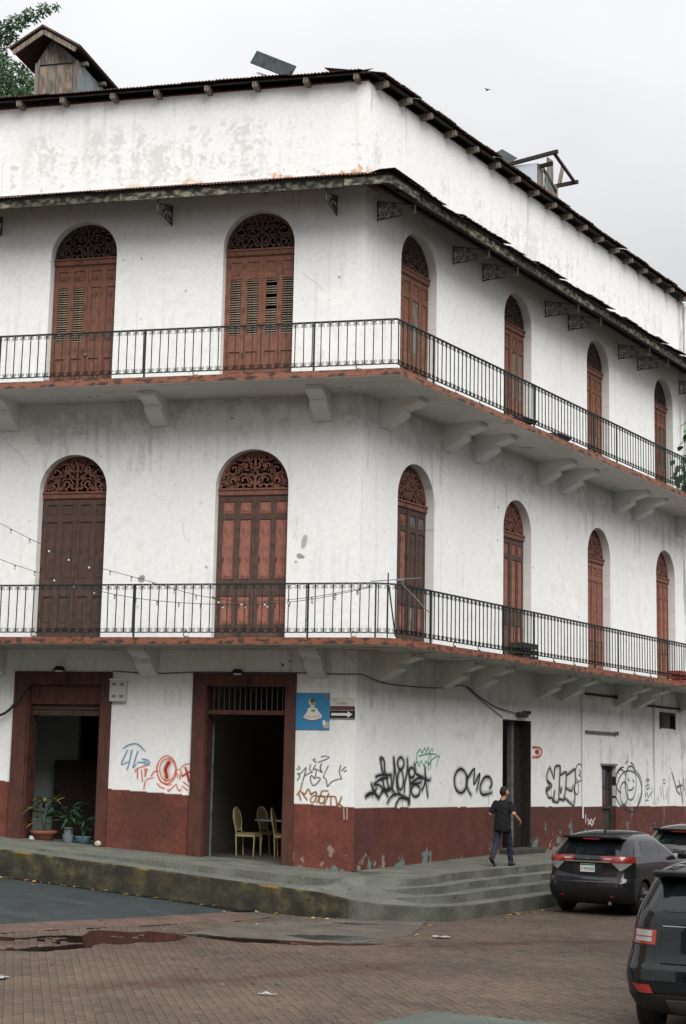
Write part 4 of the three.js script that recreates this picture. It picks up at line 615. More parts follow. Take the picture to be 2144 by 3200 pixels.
// ---- dormers
{
  const Dm = group('dormer', building); Dm.userData.label = 'small gabled roof dormer with weathered shutter';
  const x0 = -7.98, x1 = -6.95, xm = -7.62, zf = -0.4, yb = 16.95, yt = 18.05, ya = 18.62;
  const tri = new THREE.Shape([[x0, yb], [x1, yb], [x1, yt], [xm, ya], [x0, yt]].map((p) => new THREE.Vector2(...p)));
  const g = new THREE.ExtrudeGeometry(tri, { depth: 3.4, bevelEnabled: false }); g.translate(0, 0, zf - 3.45);
  mesh('dormer_wall', boxUV(g), M.zinc, Dm);
  for (let i = 0; i < 4; i++) mesh('shutter_board', bx(0, (x1 - x0 - 0.2) / 4 - 0.008, 0, 0.98, -0.02, 0.02 + (i % 2) * 0.006), [M.oldWood, M.greyWood, M.oldWood, M.paleWood][i], Dm, null, x0 + 0.1 + i * (x1 - x0 - 0.2) / 4, 16.98, zf + 0.0);
  mesh('gable_board', (() => { const s = new THREE.Shape([[x0, 18.02], [x1, 18.02], [x1, yt], [xm, ya], [x0, yt]].map((p) => new THREE.Vector2(...p))); const q = new THREE.ExtrudeGeometry(s, { depth: 0.03, bevelEnabled: false }); q.translate(0, 0, zf - 0.03); return boxUV(q); })(), M.greyWood, Dm);
  mesh('corner_post', bx(x0 - 0.01, x0 + 0.09, 16.95, 18.05, zf - 0.04, zf + 0.035), M.greyWood, Dm); mesh('corner_post', bx(x1 - 0.09, x1 + 0.01, 16.95, 18.05, zf - 0.04, zf + 0.035), M.greyWood, Dm);
  const slopeBar = (xa, yA, xb, yB, w, h, za, zb) => { const a = V3(xa, yA, (za + zb) / 2), b = V3(xb, yB, (za + zb) / 2); return bar(a, b, zb - za, h, V3(0, 0, 1).cross(b.clone().sub(a)).normalize()); };
  const sl = (xa, ya_, xb, yb_, th, za, zb) => { const dx = xb - xa, dy = yb_ - ya_, L = Math.hypot(dx, dy), gg = new THREE.BoxGeometry(L, th, zb - za); gg.rotateZ(Math.atan2(dy, dx)); gg.translate((xa + xb) / 2, (ya_ + yb_) / 2, (za + zb) / 2); return boxUV(gg); };
  mesh('dormer_roof', sl(-8.5, 18.31, -7.68, 18.8, 0.045, -3.9, 0.0), M.rustDark, Dm); mesh('dormer_roof', sl(-7.7, 18.8, -6.74, 18.21, 0.045, -4.6, 0.0), M.rustDark, Dm);
  mesh('barge_board', sl(-8.42, 18.2, -7.68, 18.66, 0.11, -0.08, -0.04), M.oldWood, Dm); mesh('barge_board', sl(-7.68, 18.66, -6.86, 18.15, 0.11, -0.08, -0.04), M.oldWood, Dm);
  for (const z of [-0.6, -1.7, -2.8]) mesh('rafter', bx(-6.98, -6.78, 18.0, 18.08, z - 0.05, z + 0.05), M.rafter, Dm);
  const Rd = group('dormer', building, FR, 0, 0, 0); Rd.userData.label = 'collapsed dormer with bare rafters and broken boards';
  const z0 = -1.0;
  for (const [xa, w, top, tl, m] of [[10.66, 0.34, 18.75, 0.02, M.greyWood], [11.06, 0.22, 18.7, -0.03, M.zinc], [11.3, 0.36, 19.15, 0.02, M.oldWood], [11.7, 0.22, 18.5, 0.0, M.greyWood]]) { const b = mesh('broken_board', bx(0, w, 0, top - 16.9, -0.02, 0.02), m, Rd, null, xa, 16.9, z0); b.rotation.z = tl; }
  const sp = mesh('broken_board', bx(-0.09, 0.09, 0, 0.75, -0.015, 0.015), M.oldWood, Rd, null, 11.95, 18.55, z0 + 0.05); sp.rotation.z = -0.35;
  mesh('side_sheet', (() => { const s = new THREE.Shape([[-1.0, 17.2], [-1.0, 18.75], [-3.6, 18.95], [-3.6, 17.9]].map((p) => new THREE.Vector2(...p))); const q = new THREE.ExtrudeGeometry(s, { depth: 0.02, bevelEnabled: false }); q.rotateY(-Math.PI / 2); q.translate(10.6, 0, 0); return boxUV(q); })(), std('zincPale', lin(0.55, 0.6, 0.64), { roughness: 0.6, side: THREE.DoubleSide }), Rd);
  for (const [x, ya_, zb, yb_] of [[10.55, 18.75, -0.35, 18.95], [10.75, 18.6, -0.6, 18.72], [11.9, 18.5, -0.35, 18.52]]) mesh('bare_rafter', bar(V3(x, ya_, -3.6), V3(x, yb_, zb), 0.08, 0.1), M.darkWood, Rd);
  mesh('bare_rafter', bar(V3(10.55, 18.9, -0.45), V3(11.9, 18.52, -0.45), 0.07, 0.07), M.darkWood, Rd); mesh('brace', bar(V3(11.0, 18.72, -1), V3(11.8, 18.3, -0.98), 0.05, 0.09), M.darkWood, Rd);
}
// ---- ground-floor openings
function surround(x0, x1, yb, i0, i1, it, top) { const s = new THREE.Shape(); s.moveTo(x0, yb); s.lineTo(x0, top); s.lineTo(x1, top); s.lineTo(x1, yb); s.lineTo(i1, yb); s.lineTo(i1, it); s.lineTo(i0, it); s.lineTo(i0, yb); s.lineTo(x0, yb); const g = new THREE.ExtrudeGeometry(s, { depth: 0.06, bevelEnabled: true, bevelSize: 0.008, bevelThickness: 0.008, bevelSegments: 1 }); g.translate(0, 0, -0.004); return boxUV(g); }
{
  const D1 = group('door', building); D1.userData.label = 'wide doorway with raised roller shutter and red surround';
  mesh('surround', surround(-7.5, -5.3, 0.2, -7.2, -5.52, 3.72, 3.98), M.redPaint, D1);
  mesh('shutter_box', bx(-7.145, -5.565, 3.3, 3.725, -0.3, -0.06), M.redPaint, D1);
  mesh('shutter_slat', bx(-7.14, -5.57, 3.19, 3.29, -0.2, -0.16), M.doorDark, D1); mesh('shutter_slat', bx(-7.14, -5.57, 3.06, 3.17, -0.2, -0.17), M.doorDarkPanel, D1);
  mesh('jamb', bx(-7.205, -7.15, 0.3, 3.72, -0.42, 0.003), M.redPaint, D1); mesh('jamb', bx(-5.56, -5.515, 0.3, 3.72, -0.42, 0.003), M.redPaint, D1);
  const D2 = group('door', building); D2.userData.label = 'open doorway with barred transom and red surround';
  mesh('surround', surround(-3.48, -1.27, 0.05, -3.21, -1.48, 3.72, 3.97), M.redPaint, D2);
  mesh('transom_bar_rail', bx(-3.178, -1.512, 3.13, 3.22, -0.2, -0.08), M.redPaint, D2);
  const TB = boxUV(new THREE.CylinderGeometry(0.013, 0.013, 0.52, 6)); for (let i = 0; i < 14; i++) mesh('transom_bar', TB, M.ironRust, D2, null, -3.09 + i * 0.115, 3.47, -0.16);
  const lf = mesh('leaf', bx(-0.045, 0, 0.14, 3.12, -0.82, 0), std('tealEdge', lin(0.09, 0.16, 0.15), { map: TX.wear }), D2, null, -3.15, 0, -0.47, 0.36);
  mesh('jamb', bx(-3.212, -3.18, 0.1, 3.725, -0.44, 0.003), M.redPaint, D2); mesh('jamb', bx(-1.51, -1.478, 0.1, 3.725, -0.3, 0.003), M.redPaint, D2);
  const D3 = group('door', building, FR); D3.userData.label = 'tall dark doorway with one brown leaf ajar';
  mesh('leaf', bx(7.66, 8.1, 0.28, 3.28, -0.3, -0.25), std('brownLeaf', lin(0.045, 0.035, 0.024), { map: TX.wood }), D3);
  mesh('leaf_edge', bx(7.54, 7.66, 0.28, 3.28, -0.34, -0.22), std('leafEdge', lin(0.2, 0.21, 0.19), { map: rep(TX.wear, 1, 1.2) }), D3);
  mesh('jamb', bx(8.1, 8.165, 0.24, 3.3, -0.44, 0.004), M.brownLeaf, D3); mesh('lintel_gap', bx(6.64, 8.14, 3.2, 3.29, -0.4, -0.3), M.darkWood, D3); mesh('door_step', rbx(1.7, 0.2, 0.62, 0.02, 7.39, 0.16, 0.06), std('stepConcrete', lin(0.2, 0.2, 0.18), { map: rep(TX.concrete, 0.6, 0.6) }), D3);
  mesh('passage_wall', bx(5.6, 9.3, 0, 4.1, -3.2, -3.0), M.interiorPaint, D3); mesh('passage_wall', bx(9.2, 9.3, 0, 4.1, -3, -0.46), M.interiorPaint, D3); mesh('passage_wall', bx(5.6, 5.7, 0, 4.1, -3, -0.46), M.interiorPaint, D3);
  const D4 = group('door', building, FR); D4.userData.label = 'narrow boarded door with dark panes';
  mesh('frame', join([bx(12.55, 12.63, 0.12, 2.25, -0.2, -0.1), bx(13.36, 13.48, 0.12, 2.25, -0.2, -0.1), bx(12.63, 13.36, 2.17, 2.25, -0.2, -0.1), bx(12.63, 13.36, 1.12, 1.2, -0.2, -0.1), bx(12.63, 13.36, 1.66, 1.7, -0.19, -0.12)]), std('dirtyWood', lin(0.12, 0.11, 0.09), { map: TX.wood }), D4);
  mesh('pane', bx(12.64, 13.2, 1.71, 2.16, -0.17, -0.155), M.glassDark, D4); mesh('pane', bx(12.64, 13.2, 1.21, 1.65, -0.17, -0.155), std('redPane', lin(0.07, 0.016, 0.014), { roughness: 0.2 }), D4); mesh('board', bx(13.2, 13.36, 1.2, 2.16, -0.16, -0.15), M.dirtyWood, D4);
  mesh('kick_panel', bx(12.63, 13.36, 0.12, 1.12, -0.18, -0.15), M.dirtyWood, D4); mesh('ledge', bx(12.45, 13.5, 2.27, 2.32, 0, 0.05), M.greyWood, D4);
  const W1 = group('vent_window', building, FR); mesh('frame', join([bx(16.78, 16.86, 3.37, 3.86, -0.12, 0.03), bx(17.94, 18.02, 3.37, 3.86, -0.12, 0.03), bx(16.86, 17.94, 3.78, 3.86, -0.12, 0.03)]), M.darkWood, W1); mesh('shutter', bx(16.87, 17.4, 3.4, 3.78, -0.2, -0.17), M.darkWood, W1);
  mesh('conduit', clean(new THREE.CylinderGeometry(0.02, 0.02, 2.9, 8)), M.white, building, FR, 16.3, 2.7, 0.035);
  mesh('conduit', clean(new THREE.CylinderGeometry(0.025, 0.025, 3.4, 8)), M.white, building, FR, 11.2, 2.6, 0.035);
}
// ---------------------------------------------------------------- ground
function roadY(x, z) { const t = -0.4 - x, r = 0.088 * (t * 4 > 30 ? t : Math.log1p(Math.exp(t * 4)) / 4); const far = x < -16 ? 0.088 * (-16 - x) : 0; return -0.66 + (r - far) * (1 - 0.6 * smooth(5, 13, z)); }
const ground = (x, z, up = 0) => V3(x, roadY(x, z) + up, z);
function gridGeo(xs, zs, up) { const rows = zs.map((z) => xs.map((x) => ground(x, z, up))); const g = loft(rows); const p = g.attributes.position, uv = []; for (let i = 0; i < p.count; i++) uv.push(p.getX(i), p.getZ(i)); g.setAttribute('uv', new THREE.Float32BufferAttribute(uv, 2)); return g; }
const range = (a, b, n) => Array.from({ length: n + 1 }, (_, i) => a + (b - a) * i / n);
function planUV(g) { const p = g.attributes.position, uv = []; for (let i = 0; i < p.count; i++) uv.push(p.getX(i), p.getZ(i)); g.setAttribute('uv', new THREE.Float32BufferAttribute(uv, 2)); return g; }
function resample(pl, n) { const L = [0]; for (let i = 1; i < pl.length; i++) L.push(L[i - 1] + Math.hypot(pl[i][0] - pl[i - 1][0], pl[i][1] - pl[i - 1][1])); const T_ = L[L.length - 1]; return range(0, 1, n).map((t) => { const d = t * T_; let i = 1; while (i < L.length - 1 && L[i] < d) i++; const k = (d - L[i - 1]) / (L[i] - L[i - 1] || 1); return [lerp(pl[i - 1][0], pl[i][0], k), lerp(pl[i - 1][1], pl[i][1], k)]; }); }
function between(a, b, n, m, up) { const A = resample(a, n), B = resample(b, n); return planUV(loft(range(0, 1, m).map((t) => A.map((p, i) => ground(lerp(p[0], B[i][0], t), lerp(p[1], B[i][1], t), up))))); }
std('dirt', lin(0.33, 0.265, 0.225), { map: rep(TX.concrete, 0.35, 0.35) });
std('asphalt', lin(0.44, 0.52, 0.52), { map: rep(TX.asphalt, 0.45, 0.45), roughness: 0.78, bumpMap: rep(tex(T.asphalt, false), 0.9, 0.9), bumpScale: 0.006 });
std('patch', lin(0.42, 0.37, 0.335), { map: rep(TX.concrete, 0.3, 0.3), roughness: 0.8 });
std('pinkStrip', lin(0.46, 0.29, 0.26), { map: rep(TX.concrete, 0.4, 0.4), roughness: 0.85 });
std('greyPatch', lin(0.36, 0.43, 0.42), { map: rep(TX.concrete, 0.4, 0.4), roughness: 0.85 });
std('sidewalk', lin(0.5, 0.53, 0.5), { map: rep(TX.concrete, 0.32, 0.32), roughness: 0.9, bumpMap: BP, bumpScale: 0.006 });
std('kerbConcrete', lin(0.37, 0.39, 0.36), { map: rep(TX.concrete, 0.5, 0.5), roughness: 0.92, bumpMap: BP, bumpScale: 0.008 });
std('kerbMoss', lin(0.72, 0.7, 0.6), { map: rep(TX.moss, 0.2, 1.5), roughness: 0.95, bumpMap: BP, bumpScale: 0.008 });
std('gutter', lin(0.035, 0.036, 0.032), { map: rep(TX.concrete, 0.5, 0.5), roughness: 0.4 });
std('water', lin(0.02, 0.013, 0.01), { roughness: 0.03 });
std('waterGrey', lin(0.04, 0.045, 0.045), { roughness: 0.08 });
structure('road', gridGeo([-160, -80, -40, -25, ...range(-16, 14, 60), 22, 40, 80, 160], [-200, -90, -45, -25, ...range(-16, 20, 60), 30, 60, 120], -0.014), M.dirt);
const EDGE = [[-20, 20], [-9, 14.5], [-6.2, 11.6], [-4.387, 9.119], [-3.779, 8.188], [-2.649, 6.179], [-2.11, 4.823], [-1.569, 3.185]];
const EDGE2 = [[-19.4, 20.4], [-8.6, 15.2], [-5.8, 12.4], [-4.0, 9.9], [-3.3, 8.75], [-2.143, 6.763], [-1.04, 4.288], [-0.8, 3.1]];
structure('asphalt_street', between([[-60, 2.62], [-13, 2.62], [-2.79, 2.66], [-1.6, 2.9]], [[-60, 20], ...EDGE], 70, 22, 0.0), M.asphalt);
structure('gutter', between([[-60, 2.4], [-2.8, 2.4], [-1.2, 2.4]], [[-60, 2.72], [-2.8, 2.76], [-1.5, 3.0]], 60, 2, 0.004), M.gutter);
structure('paved_border', between(EDGE, EDGE2, 50, 3, 0.003), M.pinkStrip);
const PATCH_A = [[-1.271, 6.76], [-0.661, 3.873], [-0.2, 2.2], [0.5, 1.6]], PATCH_B = [[-0.178, 6.35], [1.43, 6.6], [2.1, 4.8], [1.9, 2.2]];
structure('concrete_patch', between(PATCH_A, PATCH_B, 20, 10, 0.003), M.patch);
const GREY = [[3.0, 15.3], [3.383, 14.128], [3.853, 12.975], [4.6, 13.05], [5.402, 13.372], [6.4, 14.4]];
structure('concrete_patch', between([[3.0, 16.4], [3.383, 14.2], [3.87, 12.99]], [[6.6, 16.4], [6.0, 14.0], [5.402, 13.372]], 10, 10, 0.004), M.greyPatch).name = 'concrete_patch_001';
// brick pavers, each its own block
const inPoly = (x, z, P) => { let c = false; for (let i = 0, j = P.length - 1; i < P.length; j = i++) if ((P[i][1] > z) !== (P[j][1] > z) && x < (P[j][0] - P[i][0]) * (z - P[i][1]) / (P[j][1] - P[i][1]) + P[i][0]) c = !c; return c; };
{
  const PV = new THREE.Group(); PV.name = 'brick_paving'; PV.userData = { kind: 'structure' }; scene.add(PV);
  const hd = 0.43, ux = Math.cos(hd), uz = -Math.sin(hd), vx = -Math.sin(hd), vz = -Math.cos(hd);   // u across the rows, v along them
  const pw = 0.111, pl = 0.222, list = [];
  const patchPoly = [...PATCH_A, ...PATCH_B.slice().reverse()], greyPoly = [[3.0, 16.5], [3.383, 14.15], [3.853, 12.975], [5.402, 13.372], [6.05, 14.0], [6.65, 16.5]], asphPoly = [[-60, -5], [-60, 21], ...EDGE2, [-0.8, 2.5], [-1.2, -5]];
  const kerbEdge = (x, z) => { if (x < 0) return z < 2.4; const o = nR.x * x + nR.z * z; if (z > 0 && o > 0 && Math.hypot(x, z) < 2.75) return true; return o < 2.9 && z < 2.3; };
  for (let i = -110; i < 110; i++) for (let j = -75; j < 75; j++) {
    const u = i * pw, v = (j + (i & 1) * 0.5) * pl, x = 2 + u * ux + v * vx, z = 6 + u * uz + v * vz;
    if (z > 17.5 || z < -10 || x < -7 || x > 10.5 || inPoly(x, z, patchPoly) || inPoly(x, z, greyPoly) || inPoly(x, z, asphPoly) || kerbEdge(x, z)) continue;
    const d = Math.hypot(x - 7.17, z - 31.8), side = (x - 7.17) * Math.cos(0.2326) - (z - 31.8) * Math.sin(0.2326) * 1; const depth = -(x - 7.17) * Math.sin(0.2326) - (z - 31.8) * Math.cos(0.2326);
    const lateral = ((x - 7.17) * Math.cos(0.2326) - (z - 31.8) * Math.sin(0.2326)) / depth;
    if (Math.abs(lateral) > 0.27) continue;
    list.push([x, z, d, Math.abs(lateral) < 0.215 && depth > 15.6]);
  }
  const geo = (() => { const a = pw / 2 - 0.0016, b = pl / 2 - 0.0016, c = 0.003, h = 0.05; const P = [], I = []; for (const [y, i] of [[-h, 0], [-c, 0], [0, c]]) for (const [sx, sz] of [[-1, -1], [1, -1], [1, 1], [-1, 1]]) P.push(sx * (a - i), y, sz * (b - i)); for (const r of [0, 4]) for (let k = 0; k < 4; k++) { const p = r + k, q = r + (k + 1) % 4; I.push(p, p + 4, q, q, p + 4, q + 4); } I.push(8, 10, 9, 8, 11, 10); const g = new THREE.BufferGeometry(); g.setAttribute('position', new THREE.Float32BufferAttribute(P, 3)); g.setIndex(I); const f = g.toNonIndexed(); f.computeVertexNormals(); return boxUV(f); })();
  std('paver', 0xffffff, { map: rep(TX.concrete, 1.7, 1.7), roughness: 0.82 });
  const tint = (x, z) => {   // clay tones, with damp and soiled trails across the crossing
    const n = fbm(x * 0.5, z * 0.5, 61, 3), m = rnd(); let c = [lerp(0.38, 0.46, m), lerp(0.283, 0.322, m), lerp(0.232, 0.258, m)]; const f = 1 + 0.75 * n + 0.4 * fbm(x * 2.2, z * 2.2, 65, 2) + rr(-0.14, 0.14);
    const w1 = Math.exp(-(((z - (12.6 - 1.16 * (x + 0.4)) + 0.5 * fbm(x, z, 3, 2)) / 0.55) ** 2)) * smooth(-1.8, 0, x) * smooth(3.6, 2.4, x), w2 = Math.exp(-(((z - (6.3 - 0.62 * (x - 2.3))) / 0.42) ** 2)) * smooth(1.8, 2.4, x) * smooth(8, 6, x), w3 = Math.exp(-(((z - (7.9 - 0.95 * (x + 2)) - 0.7) / 0.7) ** 2)) * smooth(1, 0, x);
    const w = clamp(w1 * 0.75 + w2 + w3 * 0.7) * smooth(-0.25, 0.12, fbm(x * 1.7, z * 1.7, 71, 3)); c = [c[0] * lerp(f, 0.62, w), c[1] * lerp(f, 0.36, w), c[2] * lerp(f, 0.3, w)]; return c;
  };
  const vis = list.filter((q) => q[3]).sort((a, b) => a[2] - b[2]); const near = new Set(vis.slice(0, 300)); const rest = list.filter((q) => !near.has(q));
  const orientQ = (x, z) => { const e = 0.05, n = V3(-(roadY(x + e, z) - roadY(x - e, z)) / (2 * e), 1, -(roadY(x, z + e) - roadY(x, z - e)) / (2 * e)).normalize(); const q = new THREE.Quaternion().setFromUnitVectors(V3(0, 1, 0), n); return q.multiply(new THREE.Quaternion().setFromEuler(new THREE.Euler(rr(-0.012, 0.012), Math.PI + hd + rr(-0.02, 0.02), rr(-0.014, 0.014), 'YXZ'))); };
  const mats = range(0, 1, 11).map((t, i) => new THREE.MeshStandardMaterial({ map: M.paver.map, roughness: 0.82 }));
  near.forEach((q) => { const c = tint(q[0], q[1]); const k = Math.floor(rnd() * mats.length); const o = mesh('paver', geo, null, PV, null, q[0], roadY(q[0], q[1]) + rr(-0.003, 0.003), q[1]); o.quaternion.copy(orientQ(q[0], q[1])); const dmp = c[1] < 0.17; o.material = mats[k]; if (!mats[k].userData.set) { mats[k].color.setRGB(...c); mats[k].userData.set = 1; } });
  const im = new THREE.InstancedMesh(geo, M.paver, rest.length); im.name = 'paver_field'; im.userData = { kind: 'stuff' }; const m4 = new THREE.Matrix4(), one = V3(1, 1, 1), col = new THREE.Color();
  rest.forEach((q, i) => { m4.compose(V3(q[0], roadY(q[0], q[1]) + rr(-0.003, 0.003), q[1]), orientQ(q[0], q[1]), one); im.setMatrixAt(i, m4); const c = tint(q[0], q[1]); im.setColorAt(i, col.setRGB(...c)); });
  PV.add(im);
}
// pavement with kerb, ramp and steps
{
  const st = [], d0 = V3(0, 0, 1), road = (x, z) => roadY(x, z) - 0.12;
  const leftProfile = (x) => { const Yw = 0.02 - 0.062 * x, Yk = Math.min(0.393 - 0.0915 * (x + 6.5), Yw - 0.03); return [[-0.4, Yw + 0.005], [1.9, Yw - 0.012], [1.905, Yk + 0.008], [2.1, Yk + 0.006], [2.101, Yk + 0.006], [2.3, Yk + 0.003], [2.301, Yk + 0.003], [2.5, Yk]]; };
  for (const x of [-60, -30, -16, -13, -10, -8, -6.5, -5, -4, -3.3, -2.8, -2, -1.45, -0.7]) st.push([V3(x, 0, 0), d0, leftProfile(Math.max(x, -16)), 'L']);
  const fan = [[0, [[-0.4, 0.03], [1.88, 0.0], [1.9, -0.1], [2.05, -0.125], [2.06, -0.127], [2.25, -0.16], [2.26, -0.162], [2.5, -0.2]]], [5, [[-0.4, 0.03], [1.2, 0.01], [1.5, -0.03], [1.8, -0.08], [1.81, -0.082], [2.1, -0.15], [2.11, -0.152], [2.47, -0.25]]], [11, [[-0.4, 0.03], [1.0, 0.02], [1.3, -0.02], [1.7, -0.1], [1.71, -0.102], [2.1, -0.2], [2.11, -0.202], [2.5, -0.3]]], [22, [[-0.4, 0.03], [1.1, 0.02], [1.4, -0.03], [1.9, -0.15], [1.91, -0.153], [2.3, -0.27], [2.31, -0.273], [2.62, -0.36]]], [31, [[-0.4, 0.03], [1.9, 0.02], [2.1, -0.08], [2.3, -0.14], [2.33, -0.2], [2.55, -0.27], [2.56, -0.29], [2.86, -0.375]]], [42, [[-0.4, 0.035], [2.18, 0.04], [2.19, -0.09], [2.42, -0.1], [2.425, -0.23], [2.66, -0.25], [2.665, -0.37], [2.96, -0.4]]], [56, [[-0.4, 0.04], [2.12, 0.06], [2.125, -0.08], [2.4, -0.09], [2.405, -0.23], [2.66, -0.24], [2.665, -0.39], [2.97, -0.4]]], [70.88, [[-0.4, 0.045], [2.02, 0.08], [2.025, -0.07], [2.32, -0.08], [2.325, -0.22], [2.62, -0.23], [2.625, -0.39], [2.95, -0.4]]]];
  for (const [deg, pr] of fan) { const a = deg * Math.PI / 180; st.push([V3(0, 0, 0), V3(Math.sin(a), 0, Math.cos(a)), pr, deg < 8 ? 'L' : 'R']); }
  for (const s of [0.6, 1.5, 2.5, 4, 6, 9, 14, 20, 40]) { const Yw = 0.045 + 0.12 * smooth(0, 7, s); st.push([dR.clone().multiplyScalar(s), nR, [[-0.4, Yw], [1.96, 0.085], [1.965, -0.065], [2.28, -0.07], [2.285, -0.215], [2.61, -0.225], [2.615, -0.385], [2.95, -0.395]], 'R']); }
  const fine = []; for (let i = 0; i + 1 < st.length; i++) for (let k = 0; k < 4; k++) { const t = k / 4, A = st[i], B = st[i + 1]; fine.push([A[0].clone().lerp(B[0], t), A[1].clone().lerp(B[1], t).normalize(), A[2].map((p, j) => [lerp(p[0], B[2][j][0], t), lerp(p[1], B[2][j][1], t)]), A[3]]); } fine.push(st[st.length - 1]);
  const P = (s, j) => { const [o, y] = s[2][j], w = j ? 0.012 * fbm(s[0].x * 0.9 + s[1].x * 3, s[0].z * 0.9 + j, 5, 2) : 0; return s[0].clone().addScaledVector(s[1], o + w).setY(y + w * 0.6); };
  const tops = loft(fine.map((s) => range(0, 7, 7).map((j) => P(s, j))));
  let sw = toCreasedNormals(tops, 0.45); sw = boxUV(sw); structure('sidewalk', sw, M.sidewalk);
  const kerb = (list, name, mat) => { let u = 0; const R1 = [], R2 = [], UV = []; list.forEach((s, i) => { const a = P(s, 7), b = a.clone().addScaledVector(s[1], 0.03); b.y = Math.min(a.y - 0.05, road(b.x, b.z)); R1.push(a); R2.push(b); }); const mid = R1.map((a, i) => a.clone().addScaledVector(list[i][1], 0.018).setY(a.y - 0.03)); const rows = [R1, mid, R2], g = loft(rows); let k = 0; rows.forEach((r) => { u = 0; r.forEach((p, i) => { if (i) u += Math.hypot(p.x - r[i - 1].x, p.z - r[i - 1].z); UV.push(u, p.y - R1[i].y - 0.002); }); }); g.setAttribute('uv', new THREE.Float32BufferAttribute(UV, 2)); return structure(name, g, mat); };
  const cut = fine.findIndex((s) => s[3] === 'R'); kerb(fine.slice(0, cut + 1), 'kerb', M.kerbMoss); kerb(fine.slice(cut), 'kerb_001', M.kerbConcrete);
}
// standing water left by rain
function puddle(name, outline, mat, up, amp) { const P = resample([...outline, outline[0]], 60); const pts = P.slice(0, 60).map(([x, z], i) => { const n = amp * fbm(i * 0.33, x + z, 9, 3); return new THREE.Vector2(x + n, -(z + n * 0.7)); }); const g = new THREE.ShapeGeometry(new THREE.Shape(pts)); g.rotateX(-Math.PI / 2); const p = g.attributes.position; for (let i = 0; i < p.count; i++) p.setY(i, roadY(p.getX(i), p.getZ(i)) + up); g.computeVertexNormals(); return structure(name, planUV(g), mat); }
puddle('puddle', [[-4.7, 11.1], [-3.3, 9.55], [-2.8, 8.7], [-2.35, 7.75], [-1.5, 6.95], [-1.1, 7.0], [-1.15, 7.6], [-1.7, 8.7], [-2.05, 9.7], [-3.0, 10.9], [-4.2, 12.0]], M.water, 0.0055, 0.55);
puddle('puddle_001', [[-1.45, 6.9], [-0.9, 6.62], [0.202, 6.5], [1.28, 6.45], [1.892, 6.15], [1.75, 6.6], [1.1, 6.9], [0.1, 6.95]], M.water, 0.0055, 0.35);
puddle('puddle_002', [[0.15, 5.7], [0.7, 5.45], [1.3, 5.35], [1.75, 5.6], [1.3, 6.05], [0.7, 6.15]], M.waterGrey, 0.0065, 0.25);
puddle('puddle_003', [[0.35, 3.3], [0.9, 3.1], [1.35, 3.25], [0.9, 3.55]], M.waterGrey, 0.0065, 0.2);
{ // leaves washed along the gutter
  const g = (() => { const P = [0, 0, -0.05, 0.022, 0.008, 0, 0, 0.002, 0.05, -0.022, 0.008, 0]; const q = new THREE.BufferGeometry(); q.setAttribute('position', new THREE.Float32BufferAttribute([0, 1, 2, 0, 2, 3].flatMap((i) => P.slice(i * 3, i * 3 + 3)), 3)); q.computeVertexNormals(); return boxUV(q); })();
  const im = new THREE.InstancedMesh(g, std('leaf', 0xffffff, { side: THREE.DoubleSide }), 150); im.name = 'fallen_leaves'; im.userData = { kind: 'stuff', label: 'yellow and brown leaves lying along the gutter', category: 'leaves' }; const m = new THREE.Matrix4(), c = new THREE.Color();
  for (let i = 0; i < 150; i++) { let x, z; if (i < 105) { x = -9 + 9.4 * rnd(); z = 2.56 + Math.abs(rr(-0.15, 0.22)) + (i % 9 === 0 ? rr(0, 0.8) : 0); } else if (i < 125) { const s = rr(0, 2.2), p = FR.p(s, 0, 3.05 + rr(0, 0.25)); x = p.x; z = p.z; } else { x = rr(-3, 5); z = rr(3, 12); } const s = rr(0.5, 1.25); m.compose(V3(x, roadY(x, z) + 0.012, z), new THREE.Quaternion().setFromEuler(new THREE.Euler(rr(-0.4, 0.4), rr(0, 6.3), rr(-0.4, 0.4))), V3(s, s, s)); im.setMatrixAt(i, m); const k = rnd(); im.setColorAt(i, k < 0.45 ? c.setRGB(0.42, 0.27, 0.05) : k < 0.6 ? c.setRGB(0.35, 0.1, 0.03) : k < 0.8 ? c.setRGB(0.14, 0.1, 0.05) : c.setRGB(0.3, 0.27, 0.12)); }
  scene.add(im);
}
